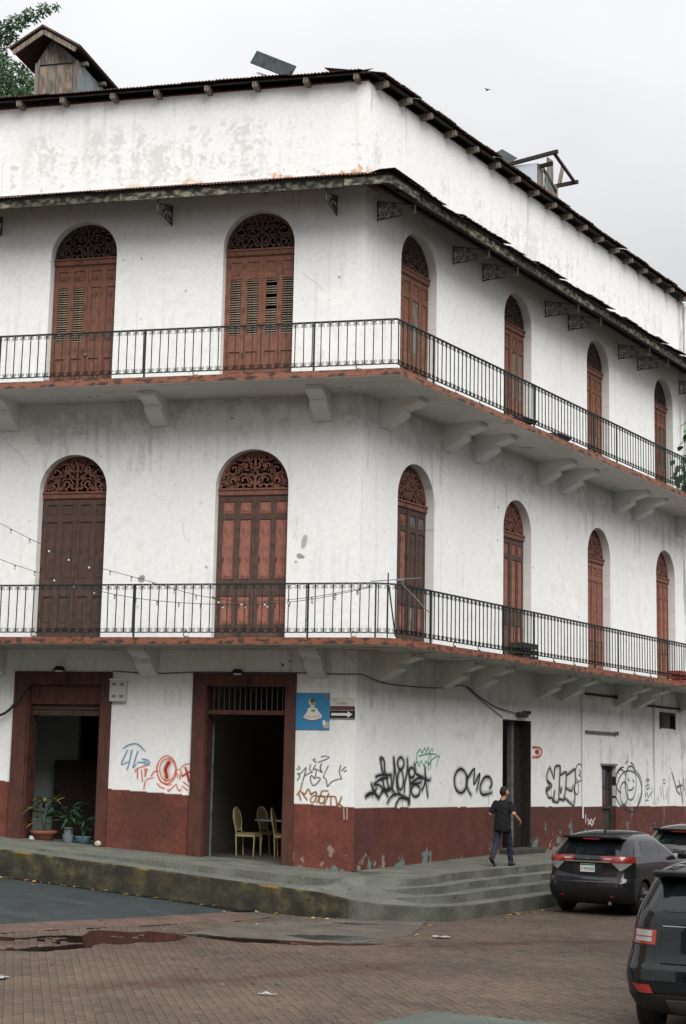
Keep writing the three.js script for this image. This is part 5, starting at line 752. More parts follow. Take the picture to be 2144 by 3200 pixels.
// ---------------------------------------------------------------- cars
function keyed(keys) { return (y) => { let i = 1; while (i < keys.length - 1 && y > keys[i][0]) i++; const a = keys[i - 1], b = keys[i], t = clamp((y - a[0]) / (b[0] - a[0])); return a.slice(1).map((v, k) => lerp(v, b[k + 1], t)); }; }
function carShape(keys, o) {   // horizontal slices: y -> [rear z, front z, half width]
  const K = keyed(keys), yA = keys[0][0], yB = keys[keys.length - 1][0];
  const sm = (y) => { const h = 0.012; const a = K(clamp(y - h, yA, yB)), b = K(y), c = K(clamp(y + h, yA, yB)); return b.map((v, i) => (a[i] + 2 * v + c[i]) / 4); };
  const S = (t, y, side = 1) => {
    const [zr, zf, w] = sm(y), rc = Math.min(o.rc, w * 0.6), fc = Math.min(o.fc, w * 0.7), cr = o.crown, L = zr - zf, rl = Math.min(o.rl, L * 0.3), fl = Math.min(0.6, L * 0.3); let x, z;
    const zA = (xx) => zr - cr * (xx / w) ** 2;
    if (t <= 1) { x = t * (w - rc); z = zA(x); }
    else if (t <= 2) { const a = (t - 1) * Math.PI / 2; x = w - rc + rc * Math.sin(a); z = zA(w - rc) - rl * (1 - Math.cos(a)); }
    else if (t <= 3) { const f = t - 2, z0 = zA(w - rc) - rl, z1 = zf + fl; z = lerp(z0, z1, f); x = w + 0.012 * Math.sin(Math.PI * f); }
    else if (t <= 4) { const a = (t - 3) * Math.PI / 2; x = w - fc * (1 - Math.cos(a)); z = zf + fl - (fl - 0.1) * Math.sin(a); }
    else { const f = t - 4; x = (w - fc) * (1 - f); z = zf + 0.1 - 0.1 * Math.sin(f * Math.PI / 2); }
    return V3(side * x, y, z);
  };
  const N = (t, y, side) => { const e = 0.01, a = S(Math.min(t + e, 5), y, side).sub(S(Math.max(t - e, 0), y, side)), b = S(t, Math.min(y + e, yB), side).sub(S(t, Math.max(y - e, yA), side)); const n = a.cross(b).multiplyScalar(side); return n.lengthSq() > 1e-12 ? n.normalize() : V3(0, 1, 0); };
  const tAtZ = (y, z) => { const a = S(2, y).z, b = S(3, y).z; return 2 + clamp((z - a) / (b - a)); };
  return { S, N, tAtZ, yA, yB };
}
const wheelCache = {};
function wheelGeos(r, w) {
  const k = r + '_' + w; if (wheelCache[k]) return wheelCache[k];
  const prof = [[r * 0.66, -w / 2], [r * 0.9, -w / 2], [r * 0.98, -w / 2 + 0.03], [r, -w / 4], [r, w / 4], [r * 0.98, w / 2 - 0.03], [r * 0.9, w / 2], [r * 0.66, w / 2]].map((p) => new THREE.Vector2(...p));
  const ty = new THREE.LatheGeometry(prof, 30); ty.rotateZ(Math.PI / 2);
  const L = []; const barrel = new THREE.CylinderGeometry(r * 0.66, r * 0.66, w * 0.8, 28, 1, true); barrel.rotateZ(Math.PI / 2); L.push(clean(barrel));
  for (let i = 0; i < 5; i++) for (const q of [-0.16, 0.16]) { const a = i * Math.PI * 0.4 + q; L.push(bar(V3(w * 0.4, Math.sin(i * Math.PI * 0.4) * r * 0.12, Math.cos(i * Math.PI * 0.4) * r * 0.12), V3(w * 0.42, Math.sin(a) * r * 0.64, Math.cos(a) * r * 0.64), 0.035, 0.05, V3(1, 0, 0))); }
  const hub = new THREE.CylinderGeometry(r * 0.16, r * 0.18, w * 0.86, 14); hub.rotateZ(Math.PI / 2); L.push(clean(hub));
  const ring = new THREE.TorusGeometry(r * 0.645, 0.014, 6, 30); ring.rotateY(Math.PI / 2); ring.translate(w * 0.4, 0, 0); L.push(clean(ring));
  const disc = new THREE.CylinderGeometry(r * 0.6, r * 0.6, 0.02, 24); disc.rotateZ(Math.PI / 2); disc.translate(-0.02, 0, 0);
  return (wheelCache[k] = [clean(ty), join(L), clean(disc)]);
}
std('tyre', lin(0.012, 0.012, 0.012), { roughness: 0.9 }); std('rim', lin(0.42, 0.42, 0.41), { roughness: 0.4, metalness: 0.7 }); std('trim', lin(0.01, 0.011, 0.012), { roughness: 0.6 });
M.carGlass = new THREE.MeshPhysicalMaterial({ color: lin(0.006, 0.009, 0.01), roughness: 0.03 });
std('chrome', lin(0.6, 0.6, 0.6), { roughness: 0.18, metalness: 1 });
M.redLens = new THREE.MeshPhysicalMaterial({ color: lin(0.27, 0.016, 0.009), roughness: 0.3, clearcoat: 1, clearcoatRoughness: 0.05 });
M.clearLens = new THREE.MeshPhysicalMaterial({ color: lin(0.3, 0.31, 0.29), roughness: 0.3, clearcoat: 1, clearcoatRoughness: 0.05 });
std('reflector', lin(0.3, 0.018, 0.012), { roughness: 0.3 });
const csg = new Evaluator(); csg.useGroups = false; csg.attributes = ['position', 'normal', 'uv'];
function makeCar(name, label, keys, o, paint) {
  const C = thing(name, label, 'car', o.pos, o.turn, o.group), sh = carShape(keys, o), ys = []; { const n = 46; for (let i = 0; i <= n; i++) ys.push(lerp(sh.yA, sh.yB, i / n)); keys.forEach((k) => ys.push(k[0])); ys.sort((a, b) => a - b); }
  const lev = ys.filter((y, i) => !i || y - ys[i - 1] > 0.006);
  const tsR = [...range(0, 1, 7), ...range(1, 2, 9).slice(1), ...range(2, 3, 22).slice(1), ...range(3, 4, 7).slice(1), ...range(4, 5, 5).slice(1)];
  const ring = (y) => [...tsR.map((t) => sh.S(t, y, 1)), ...tsR.slice(1, -1).reverse().map((t) => sh.S(t, y, -1))];
  const rows = lev.map(ring), n = rows[0].length, P = [], I = []; rows.forEach((r) => r.forEach((p) => P.push(p.x, p.y, p.z)));
  for (let i = 0; i + 1 < rows.length; i++) for (let j = 0; j < n; j++) { const a = i * n + j, b = i * n + (j + 1) % n, c = a + n, d = b + n; I.push(a, b, c, b, d, c); }
  const cap = (row, flip) => { const c = P.length / 3, r = rows[row]; const m = r.reduce((s, p) => s.add(p), V3(0, 0, 0)).multiplyScalar(1 / n); P.push(m.x, m.y + (flip ? 0 : 0.012), m.z); for (let j = 0; j < n; j++) { const a = row * n + j, b = row * n + (j + 1) % n; flip ? I.push(c, b, a) : I.push(c, a, b); } };
  cap(0, true); cap(rows.length - 1, false);
  let g = new THREE.BufferGeometry(); g.setAttribute('position', new THREE.Float32BufferAttribute(P, 3)); g.setIndex(I); g.computeVertexNormals(); g.setAttribute('uv', new THREE.Float32BufferAttribute(new Float32Array(P.length / 3 * 2), 2));
  let body = new Brush(g, paint); body.updateMatrixWorld();
  for (const z of o.axles) for (const s of [-1, 1]) { const c = new THREE.CylinderGeometry(o.wr + 0.045, o.wr + 0.045, 0.62, 30); c.rotateZ(Math.PI / 2); const b = new Brush(c, M.trim); b.position.set(s * (o.track + 0.06), o.wr, z); b.updateMatrixWorld(); body = csg.evaluate(body, b, SUBTRACTION); body.updateMatrixWorld(); }
  let bg = body.geometry; bg.clearGroups?.(); mesh('body', clean(bg), paint, C);
  const [ty, rim, disc] = wheelGeos(o.wr, o.ww);
  for (const z of o.axles) for (const s of [-1, 1]) { const W = group('wheel', C, null, s * o.track, o.wr, z); if (s < 0) W.rotation.y = Math.PI; mesh('tyre', ty, M.tyre, W); const rm = mesh('rim', rim, M.rim, W); rm.rotation.x = z * 3; mesh('brake_disc', disc, M.trim, W); }
  // a panel laid on the body: between t0(y) and t1(y), y0 to y1, standing proud by off
  const panel = (nm, m, side, y0, y1, f0, f1, off = 0.006, nx = 8, ny = 6) => {
    const R = []; for (let j = -1; j <= ny + 1; j++) { const y = lerp(y0, y1, clamp(j / ny)), r = []; for (let i = -1; i <= nx + 1; i++) { const t = lerp(f0(y), f1(y), clamp(i / nx)), sd = side === 0 ? (t < 0 ? -1 : 1) : side, edge = j < 0 || j > ny || i < 0 || i > nx; r.push(sh.S(Math.abs(t), y, sd).addScaledVector(sh.N(Math.abs(t), y, sd), edge ? -0.01 : off)); } R.push(r); }
    const q = loft(R); if (side < 0) q.index.array.reverse?.(); q.computeVertexNormals(); return mesh(nm, boxUV(toCreasedNormals(q, 0.6)), m, C);
  };
  o.dress(C, sh, panel); return C;
}
function plateTex(txt) { const c = canvas(256, 128), g = c.getContext('2d'); g.fillStyle = '#d6d8d4'; g.fillRect(0, 0, 256, 128); g.fillStyle = '#0d6a4c'; g.fillRect(0, 0, 256, 26); g.fillStyle = '#2a3a3a'; g.font = 'bold 76px sans-serif'; g.textAlign = 'center'; g.textBaseline = 'middle'; g.fillText(txt, 128, 80, 236); return tex(c); }
function onRear(nm, geo, m, C, sh, x, y, proud) { const w = sh.S(1, y).x, p = sh.S(clamp(Math.abs(x) / w, 0, 1), y, Math.sign(x) || 1); const o = mesh(nm, geo, m, C, null, x, y, p.z + proud); return o; }
const HATCH = [[0.23, -0.26, -4.15, 0.78], [0.3, -0.12, -4.24, 0.85], [0.42, -0.04, -4.28, 0.875], [0.56, 0.0, -4.29, 0.885], [0.66, -0.015, -4.29, 0.886], [0.70, -0.05, -4.28, 0.886], [0.745, -0.085, -4.27, 0.885], [0.86, -0.12, -4.24, 0.885], [0.95, -0.115, -4.15, 0.884], [1.02, -0.1, -3.75, 0.88], [1.08, -0.1, -3.25, 0.872], [1.15, -0.13, -3.08, 0.855], [1.19, -0.17, -3.0, 0.835], [1.3, -0.29, -2.76, 0.79], [1.42, -0.42, -2.48, 0.735], [1.49, -0.52, -2.3, 0.69], [1.54, -0.68, -2.14, 0.64], [1.58, -0.95, -1.98, 0.55], [1.605, -1.3, -1.8, 0.36]];
function dressHatch(C, sh, panel) {
  const k = (v) => () => v;
  panel('rear_window', M.carGlass, 0, 1.185, 1.435, k(-0.97), k(0.97), 0.005, 16, 6);
  mesh('spoiler', (() => { const g = new RoundedBoxGeometry(1.24, 0.055, 0.34, 3, 0.022); g.rotateX(-0.12); g.translate(0, 1.485, -0.47); return boxUV(g); })(), C.userData.paint || M.carGrey, C); mesh('brake_light', rbx(0.34, 0.022, 0.02, 0.008, 0, 1.468, -0.295), M.reflector, C);
  for (const s of [-1, 1]) {
    panel('tail_light', M.redLens, s, 1.035, 1.145, (y) => 0.52 - (y - 1.035) * 0.4, (y) => 1.86 + (y - 1.035) * 0.9, 0.016, 12, 4);
    panel('light_strip', M.clearLens, s, 1.082, 1.108, k(0.6), k(0.86), 0.02, 6, 2); panel('hatch_seam', M.black, s, 0.62, 1.03, (y) => 1.1 + (y - 0.62) * 0.05, (y) => 1.125 + (y - 0.62) * 0.05, 0.003, 2, 10);
    panel('reversing_light', M.clearLens, s, 0.885, 1.03, (y) => 1.12 - (y - 0.885) * 1.9, (y) => 1.2 + (y - 0.885) * 3.4, 0.01, 10, 5);
    panel('rear_side_window', M.carGlass, s, 1.16, 1.43, (y) => sh.tAtZ(y, -0.82 - (y - 1.16) * 0.5), (y) => sh.tAtZ(y, -1.72), 0.004, 8, 5);
    panel('front_side_window', M.carGlass, s, 1.14, 1.44, (y) => sh.tAtZ(y, -1.8), (y) => sh.tAtZ(y, -2.92 + (y - 1.14) * 1.6), 0.004, 8, 5);
    panel('wheel_cladding', M.trim, s, 0.26, 0.42, k(2.05), k(2.95), 0.006, 10, 4).visible = true;
    mesh('fog_reflector', rbx(0.24, 0.045, 0.02, 0.01), M.reflector, C, null, s * 0.6, 0.4, -0.1).rotation.y = s * 0.25;
    const mr = mesh('wing_mirror', rbx(0.2, 0.13, 0.1, 0.04), C.userData.paint || M.carGrey, C, null, s * 1.0, 1.1, -2.75);
    const dh = mesh('door_handle', rbx(0.02, 0.03, 0.18, 0.008), C.userData.paint || M.carGrey, C, null, s * 0.895, 0.98, -2.1);
  }
  panel('windscreen', M.carGlass, 0, 1.13, 1.5, k(4.08), k(5), 0.004, 8, 6); panel('windscreen', M.carGlass, -1, 1.13, 1.5, k(4.08), k(5), 0.004, 8, 6);
  panel('lower_bumper', M.trim, 0, 0.27, 0.575, k(-1.95), k(1.95), 0.008, 28, 6);
  onRear('chrome_strip', rbx(0.92, 0.025, 0.015, 0.006), M.chrome, C, sh, 0, 1.04, 0.012); onRear('badge', join([rbx(0.012, 0.055, 0.012, 0.004, -0.026), rbx(0.012, 0.055, 0.012, 0.004, 0.026), rbx(0.05, 0.012, 0.012, 0.004)]), M.chrome, C, sh, 0, 1.095, 0.012);
  const pl = onRear('licence_plate', boxUV(new THREE.BoxGeometry(0.3, 0.155, 0.012)), M.white, C, sh, 0, 0.92, 0.02); const face = new THREE.PlaneGeometry(0.296, 0.151); if (C.name === 'parked_car') mesh('plate_face', face, new THREE.MeshStandardMaterial({ map: plateTex('CY9749'), roughness: 0.5 }), pl, null, 0, 0, 0.0085);
  onRear('plate_recess', rbx(0.62, 0.2, 0.02, 0.02), M.trim, C, sh, 0, 0.92, -0.004);
  mesh('roof_antenna', (() => { const g = new THREE.ConeGeometry(0.035, 0.11, 10); g.scale(0.6, 1, 1.5); g.rotateX(0.7); return clean(g); })(), M.trim, C, null, 0, 1.63, -1.0);
  const wp = mesh('wiper', bar(V3(0, 1.195, -0.155), V3(0.36, 1.21, -0.17), 0.02, 0.02), M.trim, C); mesh('exhaust', clean((() => { const g = new THREE.CylinderGeometry(0.035, 0.035, 0.2, 12); g.rotateX(Math.PI / 2); return g; })()), M.chrome, C, null, 0.45, 0.26, -0.22);
}
M.carGrey = new THREE.MeshPhysicalMaterial({ color: lin(0.014, 0.015, 0.019), metalness: 0.3, roughness: 0.45, specularIntensity: 0.2, clearcoat: 1, clearcoatRoughness: 0.04 });
M.carBlack = new THREE.MeshPhysicalMaterial({ color: lin(0.004, 0.005, 0.006), metalness: 0, roughness: 0.5, specularIntensity: 0.1, clearcoat: 1, clearcoatRoughness: 0.03 });
M.carSilver = new THREE.MeshPhysicalMaterial({ color: lin(0.2, 0.215, 0.21), metalness: 0.5, roughness: 0.35, clearcoat: 1, clearcoatRoughness: 0.05 });
// houses and a wall of trees across the streets: they stand behind and beside the camera and show in the paintwork
function oppositeHouse(label, x, z, turn, w, d, h, col, floors) {
  const H = thing('opposite_house', label, 'house', [x, -0.8, z], turn); const wm = new THREE.MeshStandardMaterial({ color: lin(...col), roughness: 0.9, bumpMap: BP, bumpScale: 0.006 });
  mesh('wall', bx(-w / 2, w / 2, 0, h, -d, 0), wm, H); mesh('roof', bx(-w / 2 - 0.4, w / 2 + 0.4, h, h + 0.25, -d - 0.3, 0.6), M.rustDark, H);
  const n = Math.floor(w / 3), WG = bx(-0.55, 0.55, 0, 1.9, 0.002, 0.04), FG = join([bx(-0.68, -0.55, -0.1, 2.0, 0.002, 0.07), bx(0.55, 0.68, -0.1, 2.0, 0.002, 0.07), bx(-0.55, 0.55, 1.9, 2.0, 0.002, 0.07), bx(-0.55, 0.55, -0.1, 0, 0.002, 0.09)]);
  for (let f = 0; f < floors; f++) for (let i = 0; i < n; i++) { const W = group('window', H, null, (i + 0.5) * w / n - w / 2, 1.1 + f * (h - 0.6) / floors, 0); mesh('pane', WG, M.glassDark, W); mesh('frame', FG, M.doorDark, W); }
}
oppositeHouse('ochre house across the side street facing the shop doorways', -13.5, 13.2, Math.PI, 17, 8, 11.5, [0.36, 0.25, 0.13], 3);
oppositeHouse('grey house behind the crossing facing the corner', 2.5, 44, Math.PI, 20, 8, 12, [0.22, 0.22, 0.21], 3);
{ const p = FR.p(4, 0, 13.5); oppositeHouse('dull green house across the street facing the graffiti wall', p.x, p.z, -Math.PI / 2 - ANG, 26, 8, 11, [0.16, 0.19, 0.15], 3); }
const hatchOpt = { rc: 0.3, rl: 0.32, fc: 0.4, crown: 0.07, wr: 0.335, ww: 0.21, track: 0.76, axles: [-0.88, -3.49], dress: dressHatch };
{
  const p1 = FR.p(1.72, -0.672, 4.27), p2 = FR.p(7.2, -0.672, 4.02);
  makeCar('parked_car', 'dark grey compact car with plate CY9749 parked beside the kerb steps', HATCH, { ...hatchOpt, pos: [p1.x, p1.y, p1.z], turn: -ANG + 0.02 }, M.carGrey);
  makeCar('parked_car', 'silver car parked just ahead of the dark grey car', HATCH, { ...hatchOpt, pos: [p2.x, p2.y, p2.z], turn: -ANG }, M.carSilver);
}
const SUV = [[0.26, -0.24, -4.2, 0.84], [0.36, -0.08, -4.32, 0.92], [0.5, -0.01, -4.36, 0.985], [0.62, 0.0, -4.37, 1.005], [0.74, -0.01, -4.37, 1.0], [0.8, -0.05, -4.36, 0.99], [0.9, -0.085, -4.34, 0.965], [1.02, -0.1, -4.2, 0.94], [1.14, -0.11, -3.8, 0.93], [1.24, -0.13, -3.1, 0.915], [1.34, -0.17, -2.96, 0.885], [1.46, -0.28, -2.75, 0.835], [1.6, -0.42, -2.55, 0.785], [1.68, -0.5, -2.5, 0.75], [1.74, -0.58, -2.45, 0.7], [1.78, -0.7, -2.4, 0.62], [1.805, -0.9, -2.3, 0.47]];
function dressSuv(C, sh, panel) {
  const k = (v) => () => v;
  panel('rear_window', M.carGlass, 0, 1.345, 1.62, k(-0.97), k(0.97), 0.006, 18, 7);
  mesh('spoiler', (() => { const g = new RoundedBoxGeometry(1.4, 0.07, 0.42, 3, 0.03); g.rotateX(-0.16); g.translate(0, 1.685, -0.5); return boxUV(g); })(), M.carBlack, C);
  for (const s of [-1, 1]) {
    panel('tail_light', M.redLens, s, 0.985, 1.135, k(1.0), k(1.82), 0.012, 12, 6);
    panel('clear_lens', M.clearLens, s, 1.012, 1.128, k(1.09), k(1.52), 0.02, 8, 5); panel('lens_bar', M.redLens, s, 1.062, 1.07, k(1.09), k(1.52), 0.024, 8, 2);
    panel('light_surround', M.trim, s, 0.97, 1.15, k(0.93), k(1.88), 0.008, 12, 6);
    panel('fog_reflector', M.redLens, s, 0.5, 0.58, (y) => 1.0 - (0.58 - y) * 0.4, (y) => 1.42 - (0.58 - y) * 2, 0.014, 8, 4);
    panel('rear_side_window', M.carGlass, s, 1.35, 1.6, (y) => sh.tAtZ(y, -0.8), (y) => sh.tAtZ(y, -1.75), 0.004, 8, 5); panel('front_side_window', M.carGlass, s, 1.33, 1.6, (y) => sh.tAtZ(y, -1.85), (y) => sh.tAtZ(y, -2.9 + (y - 1.22) * 1.5), 0.004, 8, 5);
    panel('arch_cladding', M.trim, s, 0.28, 0.46, k(1.9), k(2.95), 0.008, 12, 4);
    mesh('wing_mirror', rbx(0.22, 0.16, 0.1, 0.04), M.carBlack, C, null, s * 1.06, 1.14, -2.7);
  }
  panel('lower_bumper', M.trim, 0, 0.29, 0.48, k(-1.9), k(1.9), 0.01, 26, 5); panel('shoulder_crease', M.carBlack, 0, 0.8, 0.86, k(-0.85), k(0.85), 0.02, 18, 4); panel('hatch_lip', M.chrome, 0, 1.175, 1.183, k(-0.9), k(0.9), 0.014, 14, 2);
  panel('window_sill', M.trim, 0, 1.325, 1.342, k(-0.98), k(0.98), 0.008, 14, 2);
  panel('skid_plate', std('skid', lin(0.06, 0.065, 0.066), { roughness: 0.5, metalness: 0.4 }), 0, 0.3, 0.44, k(-0.8), k(0.8), 0.024, 18, 4);
  onRear('licence_plate', rbx(0.3, 0.15, 0.012, 0.005), M.white, C, sh, 0, 0.93, 0.02);
  for (const s of [-1, 1]) mesh('hatch_seam', bar(V3(s * 0.66, 0.62, -0.02), V3(s * 0.66, 0.95, -0.12), 0.008, 0.01), M.black, C);
}
makeCar('parked_suv', 'glossy black sport utility vehicle with clear and red tail lights', SUV, { rc: 0.3, rl: 0.34, fc: 0.42, crown: 0.06, wr: 0.365, ww: 0.235, track: 0.83, axles: [-0.86, -3.52], pos: [7.1, -0.665, 14.35], turn: -0.16, dress: dressSuv }, M.carBlack);

// ---------------------------------------------------------------- the pedestrian
const sub = (a, b) => [a[0] - b[0], a[1] - b[1], a[2] - b[2]], dot = (a, b) => a[0] * b[0] + a[1] * b[1] + a[2] * b[2];
function capsule(a, b, ra, rb, sq = [1, 1, 1]) { const ba = sub(b, a), l2 = dot(ba, ba); return (p) => { const pa = sub(p, a), h = clamp(dot(pa, ba) / l2); const d = [(pa[0] - ba[0] * h) / sq[0], (pa[1] - ba[1] * h) / sq[1], (pa[2] - ba[2] * h) / sq[2]]; return Math.sqrt(dot(d, d)) - lerp(ra, rb, h); }; }
function ellipsoid(c, r) { const m = Math.min(...r); return (p) => { const d = [(p[0] - c[0]) / r[0], (p[1] - c[1]) / r[1], (p[2] - c[2]) / r[2]]; return (Math.sqrt(dot(d, d)) - 1) * m; }; }
function blend(list, k) { return (p) => { let d = 9; for (const f of list) { const e = f(p), h = clamp(0.5 + 0.5 * (d - e) / k); d = lerp(d, e, h) - k * h * (1 - h); } return d; }; }
function polygonise(f, c, half, res) {
  const mc = new MarchingCubes(res, M.white, false, false, 60000); mc.isolation = 0; const s = mc.size, hs = s / 2;
  for (let z = 0; z < s; z++) for (let y = 0; y < s; y++) for (let x = 0; x < s; x++) mc.field[x + y * s + z * s * s] = -f([c[0] + (x - hs) / hs * half, c[1] + (y - hs) / hs * half, c[2] + (z - hs) / hs * half]);
  mc.update(); const n = mc.count, P = new Float32Array(n * 3); for (let i = 0; i < n; i++) for (let k = 0; k < 3; k++) P[i * 3 + k] = mc.positionArray[i * 3 + k] * half + c[k];
  let g = new THREE.BufferGeometry(); g.setAttribute('position', new THREE.BufferAttribute(P, 3)); g = mergeVertices(g, 1e-4); g.computeVertexNormals(); return boxUV(g);
}
{
  const P = thing('person', 'pedestrian in black t-shirt and blue jeans walking towards the dark doorway', 'person', [2.66, 0.085, -2.57], -ANG + 0.12);
  const J = { pel: [0, 0.9, 0], ch: [0, 1.22, -0.02], nk: [0, 1.4, -0.03], hd: [0.015, 1.545, -0.06], rs: [0.16, 1.318, -0.02], re: [0.265, 1.1, 0.04], rw: [0.335, 0.955, -0.15], ls: [-0.16, 1.318, -0.01], le: [-0.26, 1.09, 0.02], lw: [-0.24, 0.93, -0.16], rh: [0.085, 0.88, 0], rk: [0.095, 0.48, -0.17], ra: [0.1, 0.085, -0.25], lh: [-0.085, 0.88, 0], lk: [-0.1, 0.49, 0.08], la: [-0.105, 0.17, 0.36] };
  const bodyF = blend([capsule(J.pel, J.ch, 0.125, 0.135, [1.1, 1, 0.8]), capsule(J.ch, J.nk, 0.12, 0.05, [1.2, 1, 0.8]), capsule(J.nk, [0.005, 1.47, -0.045], 0.05, 0.05), ellipsoid(J.hd, [0.078, 0.112, 0.095]), ellipsoid([0.035, 1.49, -0.1], [0.045, 0.05, 0.05]), ellipsoid([0.1, 1.535, -0.1], [0.016, 0.024, 0.022]), ellipsoid([0.088, 1.54, -0.035], [0.014, 0.03, 0.02]), capsule(J.rs, J.re, 0.043, 0.041), capsule(J.re, J.rw, 0.041, 0.028), capsule(J.ls, J.le, 0.043, 0.041), capsule(J.le, J.lw, 0.042, 0.028), capsule(J.rh, J.rk, 0.085, 0.055), capsule(J.rk, J.ra, 0.052, 0.036), capsule(J.lh, J.lk, 0.085, 0.055), capsule(J.lk, J.la, 0.052, 0.036), capsule(J.ra, [0.105, 0.045, -0.36], 0.038, 0.03), capsule(J.la, [-0.105, 0.06, 0.3], 0.038, 0.03)], 0.03);
  const handF = (w, s) => { const L = [capsule(w, [w[0] - s * 0.005, w[1] - 0.035, w[2] - 0.055], 0.03, 0.034, [0.6, 1, 1])]; for (let i = 0; i < 4; i++) { const b = [w[0] - s * 0.005, w[1] - 0.015 - i * 0.02, w[2] - 0.085 + i * 0.008], k = [b[0] - s * 0.012, b[1] - 0.014, b[2] - 0.028], t = [b[0] - s * 0.034, b[1] - 0.022, b[2] - 0.012 + 0.003 * i]; L.push(capsule(b, k, 0.0095, 0.009), capsule(k, t, 0.009, 0.008)); } L.push(capsule([w[0] - s * 0.015, w[1] - 0.01, w[2] - 0.03], [w[0] - s * 0.04, w[1] - 0.018, w[2] - 0.065], 0.011, 0.009), capsule([w[0] - s * 0.04, w[1] - 0.018, w[2] - 0.065], [w[0] - s * 0.042, w[1] - 0.03, w[2] - 0.085], 0.009, 0.008)); return blend(L, 0.006); };
  std('skin', lin(0.42, 0.215, 0.13), { roughness: 0.6 });
  const bodyG = mergeGeometries([polygonise(bodyF, [0, 0.83, 0], 0.86, 116), polygonise(handF(J.rw, 1), [0.315, 0.915, -0.21], 0.09, 46), polygonise(handF(J.lw, -1), [-0.22, 0.89, -0.22], 0.09, 46)]);
  mesh('body', bodyG, M.skin, P);
  const fold = (p, a) => a * Math.sin(p[1] * 46 + p[0] * 21 + 2.2 * Math.sin(p[2] * 17));
  const shirtF0 = blend([capsule([0, 0.78, 0.01], J.ch, 0.176, 0.14, [1.1, 1, 0.9]), capsule(J.ch, [0, 1.37, -0.025], 0.138, 0.062, [1.25, 1, 0.8]), capsule(J.rs, [0.232, 1.15, 0.01], 0.06, 0.066), capsule(J.ls, [-0.236, 1.14, 0.01], 0.06, 0.066)], 0.05);
  const shirtF = (p) => Math.max(shirtF0(p) + fold(p, 0.003), 0.73 - p[1], p[1] - 1.435);
  mesh('t_shirt', polygonise(shirtF, [0, 1.08, 0], 0.42, 92), std('shirt', lin(0.005, 0.005, 0.006), { roughness: 0.95 }), P);
  const jeansF0 = blend([capsule([0, 0.86, 0], [0, 0.95, 0], 0.12, 0.115, [1.1, 1, 0.8]), capsule(J.rh, J.rk, 0.1, 0.07), capsule(J.rk, [0.1, 0.1, -0.245], 0.068, 0.056), capsule(J.lh, J.lk, 0.098, 0.068), capsule(J.lk, [-0.105, 0.2, 0.335], 0.068, 0.056)], 0.03);
  mesh('jeans', polygonise((p) => jeansF0(p) + fold(p, 0.0035), [0, 0.5, 0.02], 0.56, 100), std('jeans', lin(0.02, 0.025, 0.045), { roughness: 0.95 }), P);
  for (const [a, h, t] of [[J.ra, [0.1, 0.042, -0.2], [0.11, 0.034, -0.4]], [J.la, [-0.105, 0.17, 0.4], [-0.1, 0.034, 0.24]]]) mesh('shoe', polygonise(blend([capsule(h, t, 0.042, 0.036), capsule(h, [h[0], h[1] + 0.03, h[2]], 0.042, 0.04)], 0.02), [(h[0] + t[0]) / 2, (h[1] + t[1]) / 2, (h[2] + t[2]) / 2], 0.19, 44), M.black, P);
  const hairF = (p) => { const fx = (p[0] - 0.012) * 0.8 + (-p[2] - 0.055) * 0.6; return Math.max(ellipsoid([0.008, 1.562, -0.047], [0.087, 0.112, 0.104])(p) + 0.004 * Math.sin(p[0] * 130 + p[1] * 40) * Math.sin(p[1] * 90 + p[2] * 60), 1.462 - p[1], fx - 0.018 - 0.085 * smooth(1.555, 1.66, p[1])); };
  mesh('hair', polygonise(hairF, [0, 1.57, -0.04], 0.15, 50), std('hair', lin(0.008, 0.007, 0.006), { roughness: 0.8 }), P);
}

// ---------------------------------------------------------------- furniture and plants inside the doorways
std('gold', lin(0.66, 0.54, 0.26), { roughness: 0.45 }); std('cane', lin(0.5, 0.43, 0.24), { roughness: 0.8, map: rep(TX.wear, 3, 3) });
function chair(label, pos, turn) {
  const C = thing('banquet_chair', label, 'chair', pos, turn, null);   // faces +x
  const LEG = shared('chairleg', () => { const g = new THREE.CylinderGeometry(0.02, 0.014, 0.43, 8); g.translate(0, 0.215, 0); return clean(g); });
  for (const [x, z] of [[-0.2, -0.19], [-0.2, 0.19], [0.21, -0.2], [0.21, 0.2]]) { const l = mesh('leg', LEG, M.gold, C, null, x, 0, z); l.rotation.z = x < 0 ? 0.05 : -0.03; }
  mesh('seat_frame', shared('seatf', () => join([rbx(0.46, 0.055, 0.03, 0.01, 0, 0.445, 0.2), rbx(0.46, 0.055, 0.03, 0.01, 0, 0.445, -0.2), rbx(0.03, 0.055, 0.4, 0.01, 0.215, 0.445, 0), rbx(0.03, 0.055, 0.4, 0.01, -0.215, 0.445, 0)])), M.gold, C);
  mesh('seat_pad', shared('seatp', () => rbx(0.43, 0.05, 0.4, 0.022, 0, 0.485, 0)), M.cane, C);
  const B = group('backrest', C, null, -0.23, 0.5, 0); B.rotation.z = 0.17;
  mesh('oval_frame', shared('oval', () => { const g = new THREE.TorusGeometry(1, 0.09, 8, 32); g.scale(0.2, 0.25, 0.22); g.rotateY(Math.PI / 2); g.translate(0, 0.3, 0); return join([clean(g), bar(V3(0, -0.06, -0.15), V3(0, 0.12, -0.16), 0.025), bar(V3(0, -0.06, 0.15), V3(0, 0.12, 0.16), 0.025)]); }), M.gold, B);
  mesh('oval_pad', shared('ovalp', () => { const g = new THREE.SphereGeometry(1, 20, 12); g.scale(0.022, 0.245, 0.195); g.translate(0, 0.3, 0); return clean(g); }), M.cane, B);
  return C;
}
chair('gold oval-back chair in full view through the barred doorway', [-3.0, 0.115, -2.7], -0.12);
chair('gold oval-back chair half hidden behind the round table', [-2.85, 0.115, -4.1], 0.9);
chair('gold chair showing only a leg beside the door jamb', [-2.12, 0.115, -2.6], 0.1);
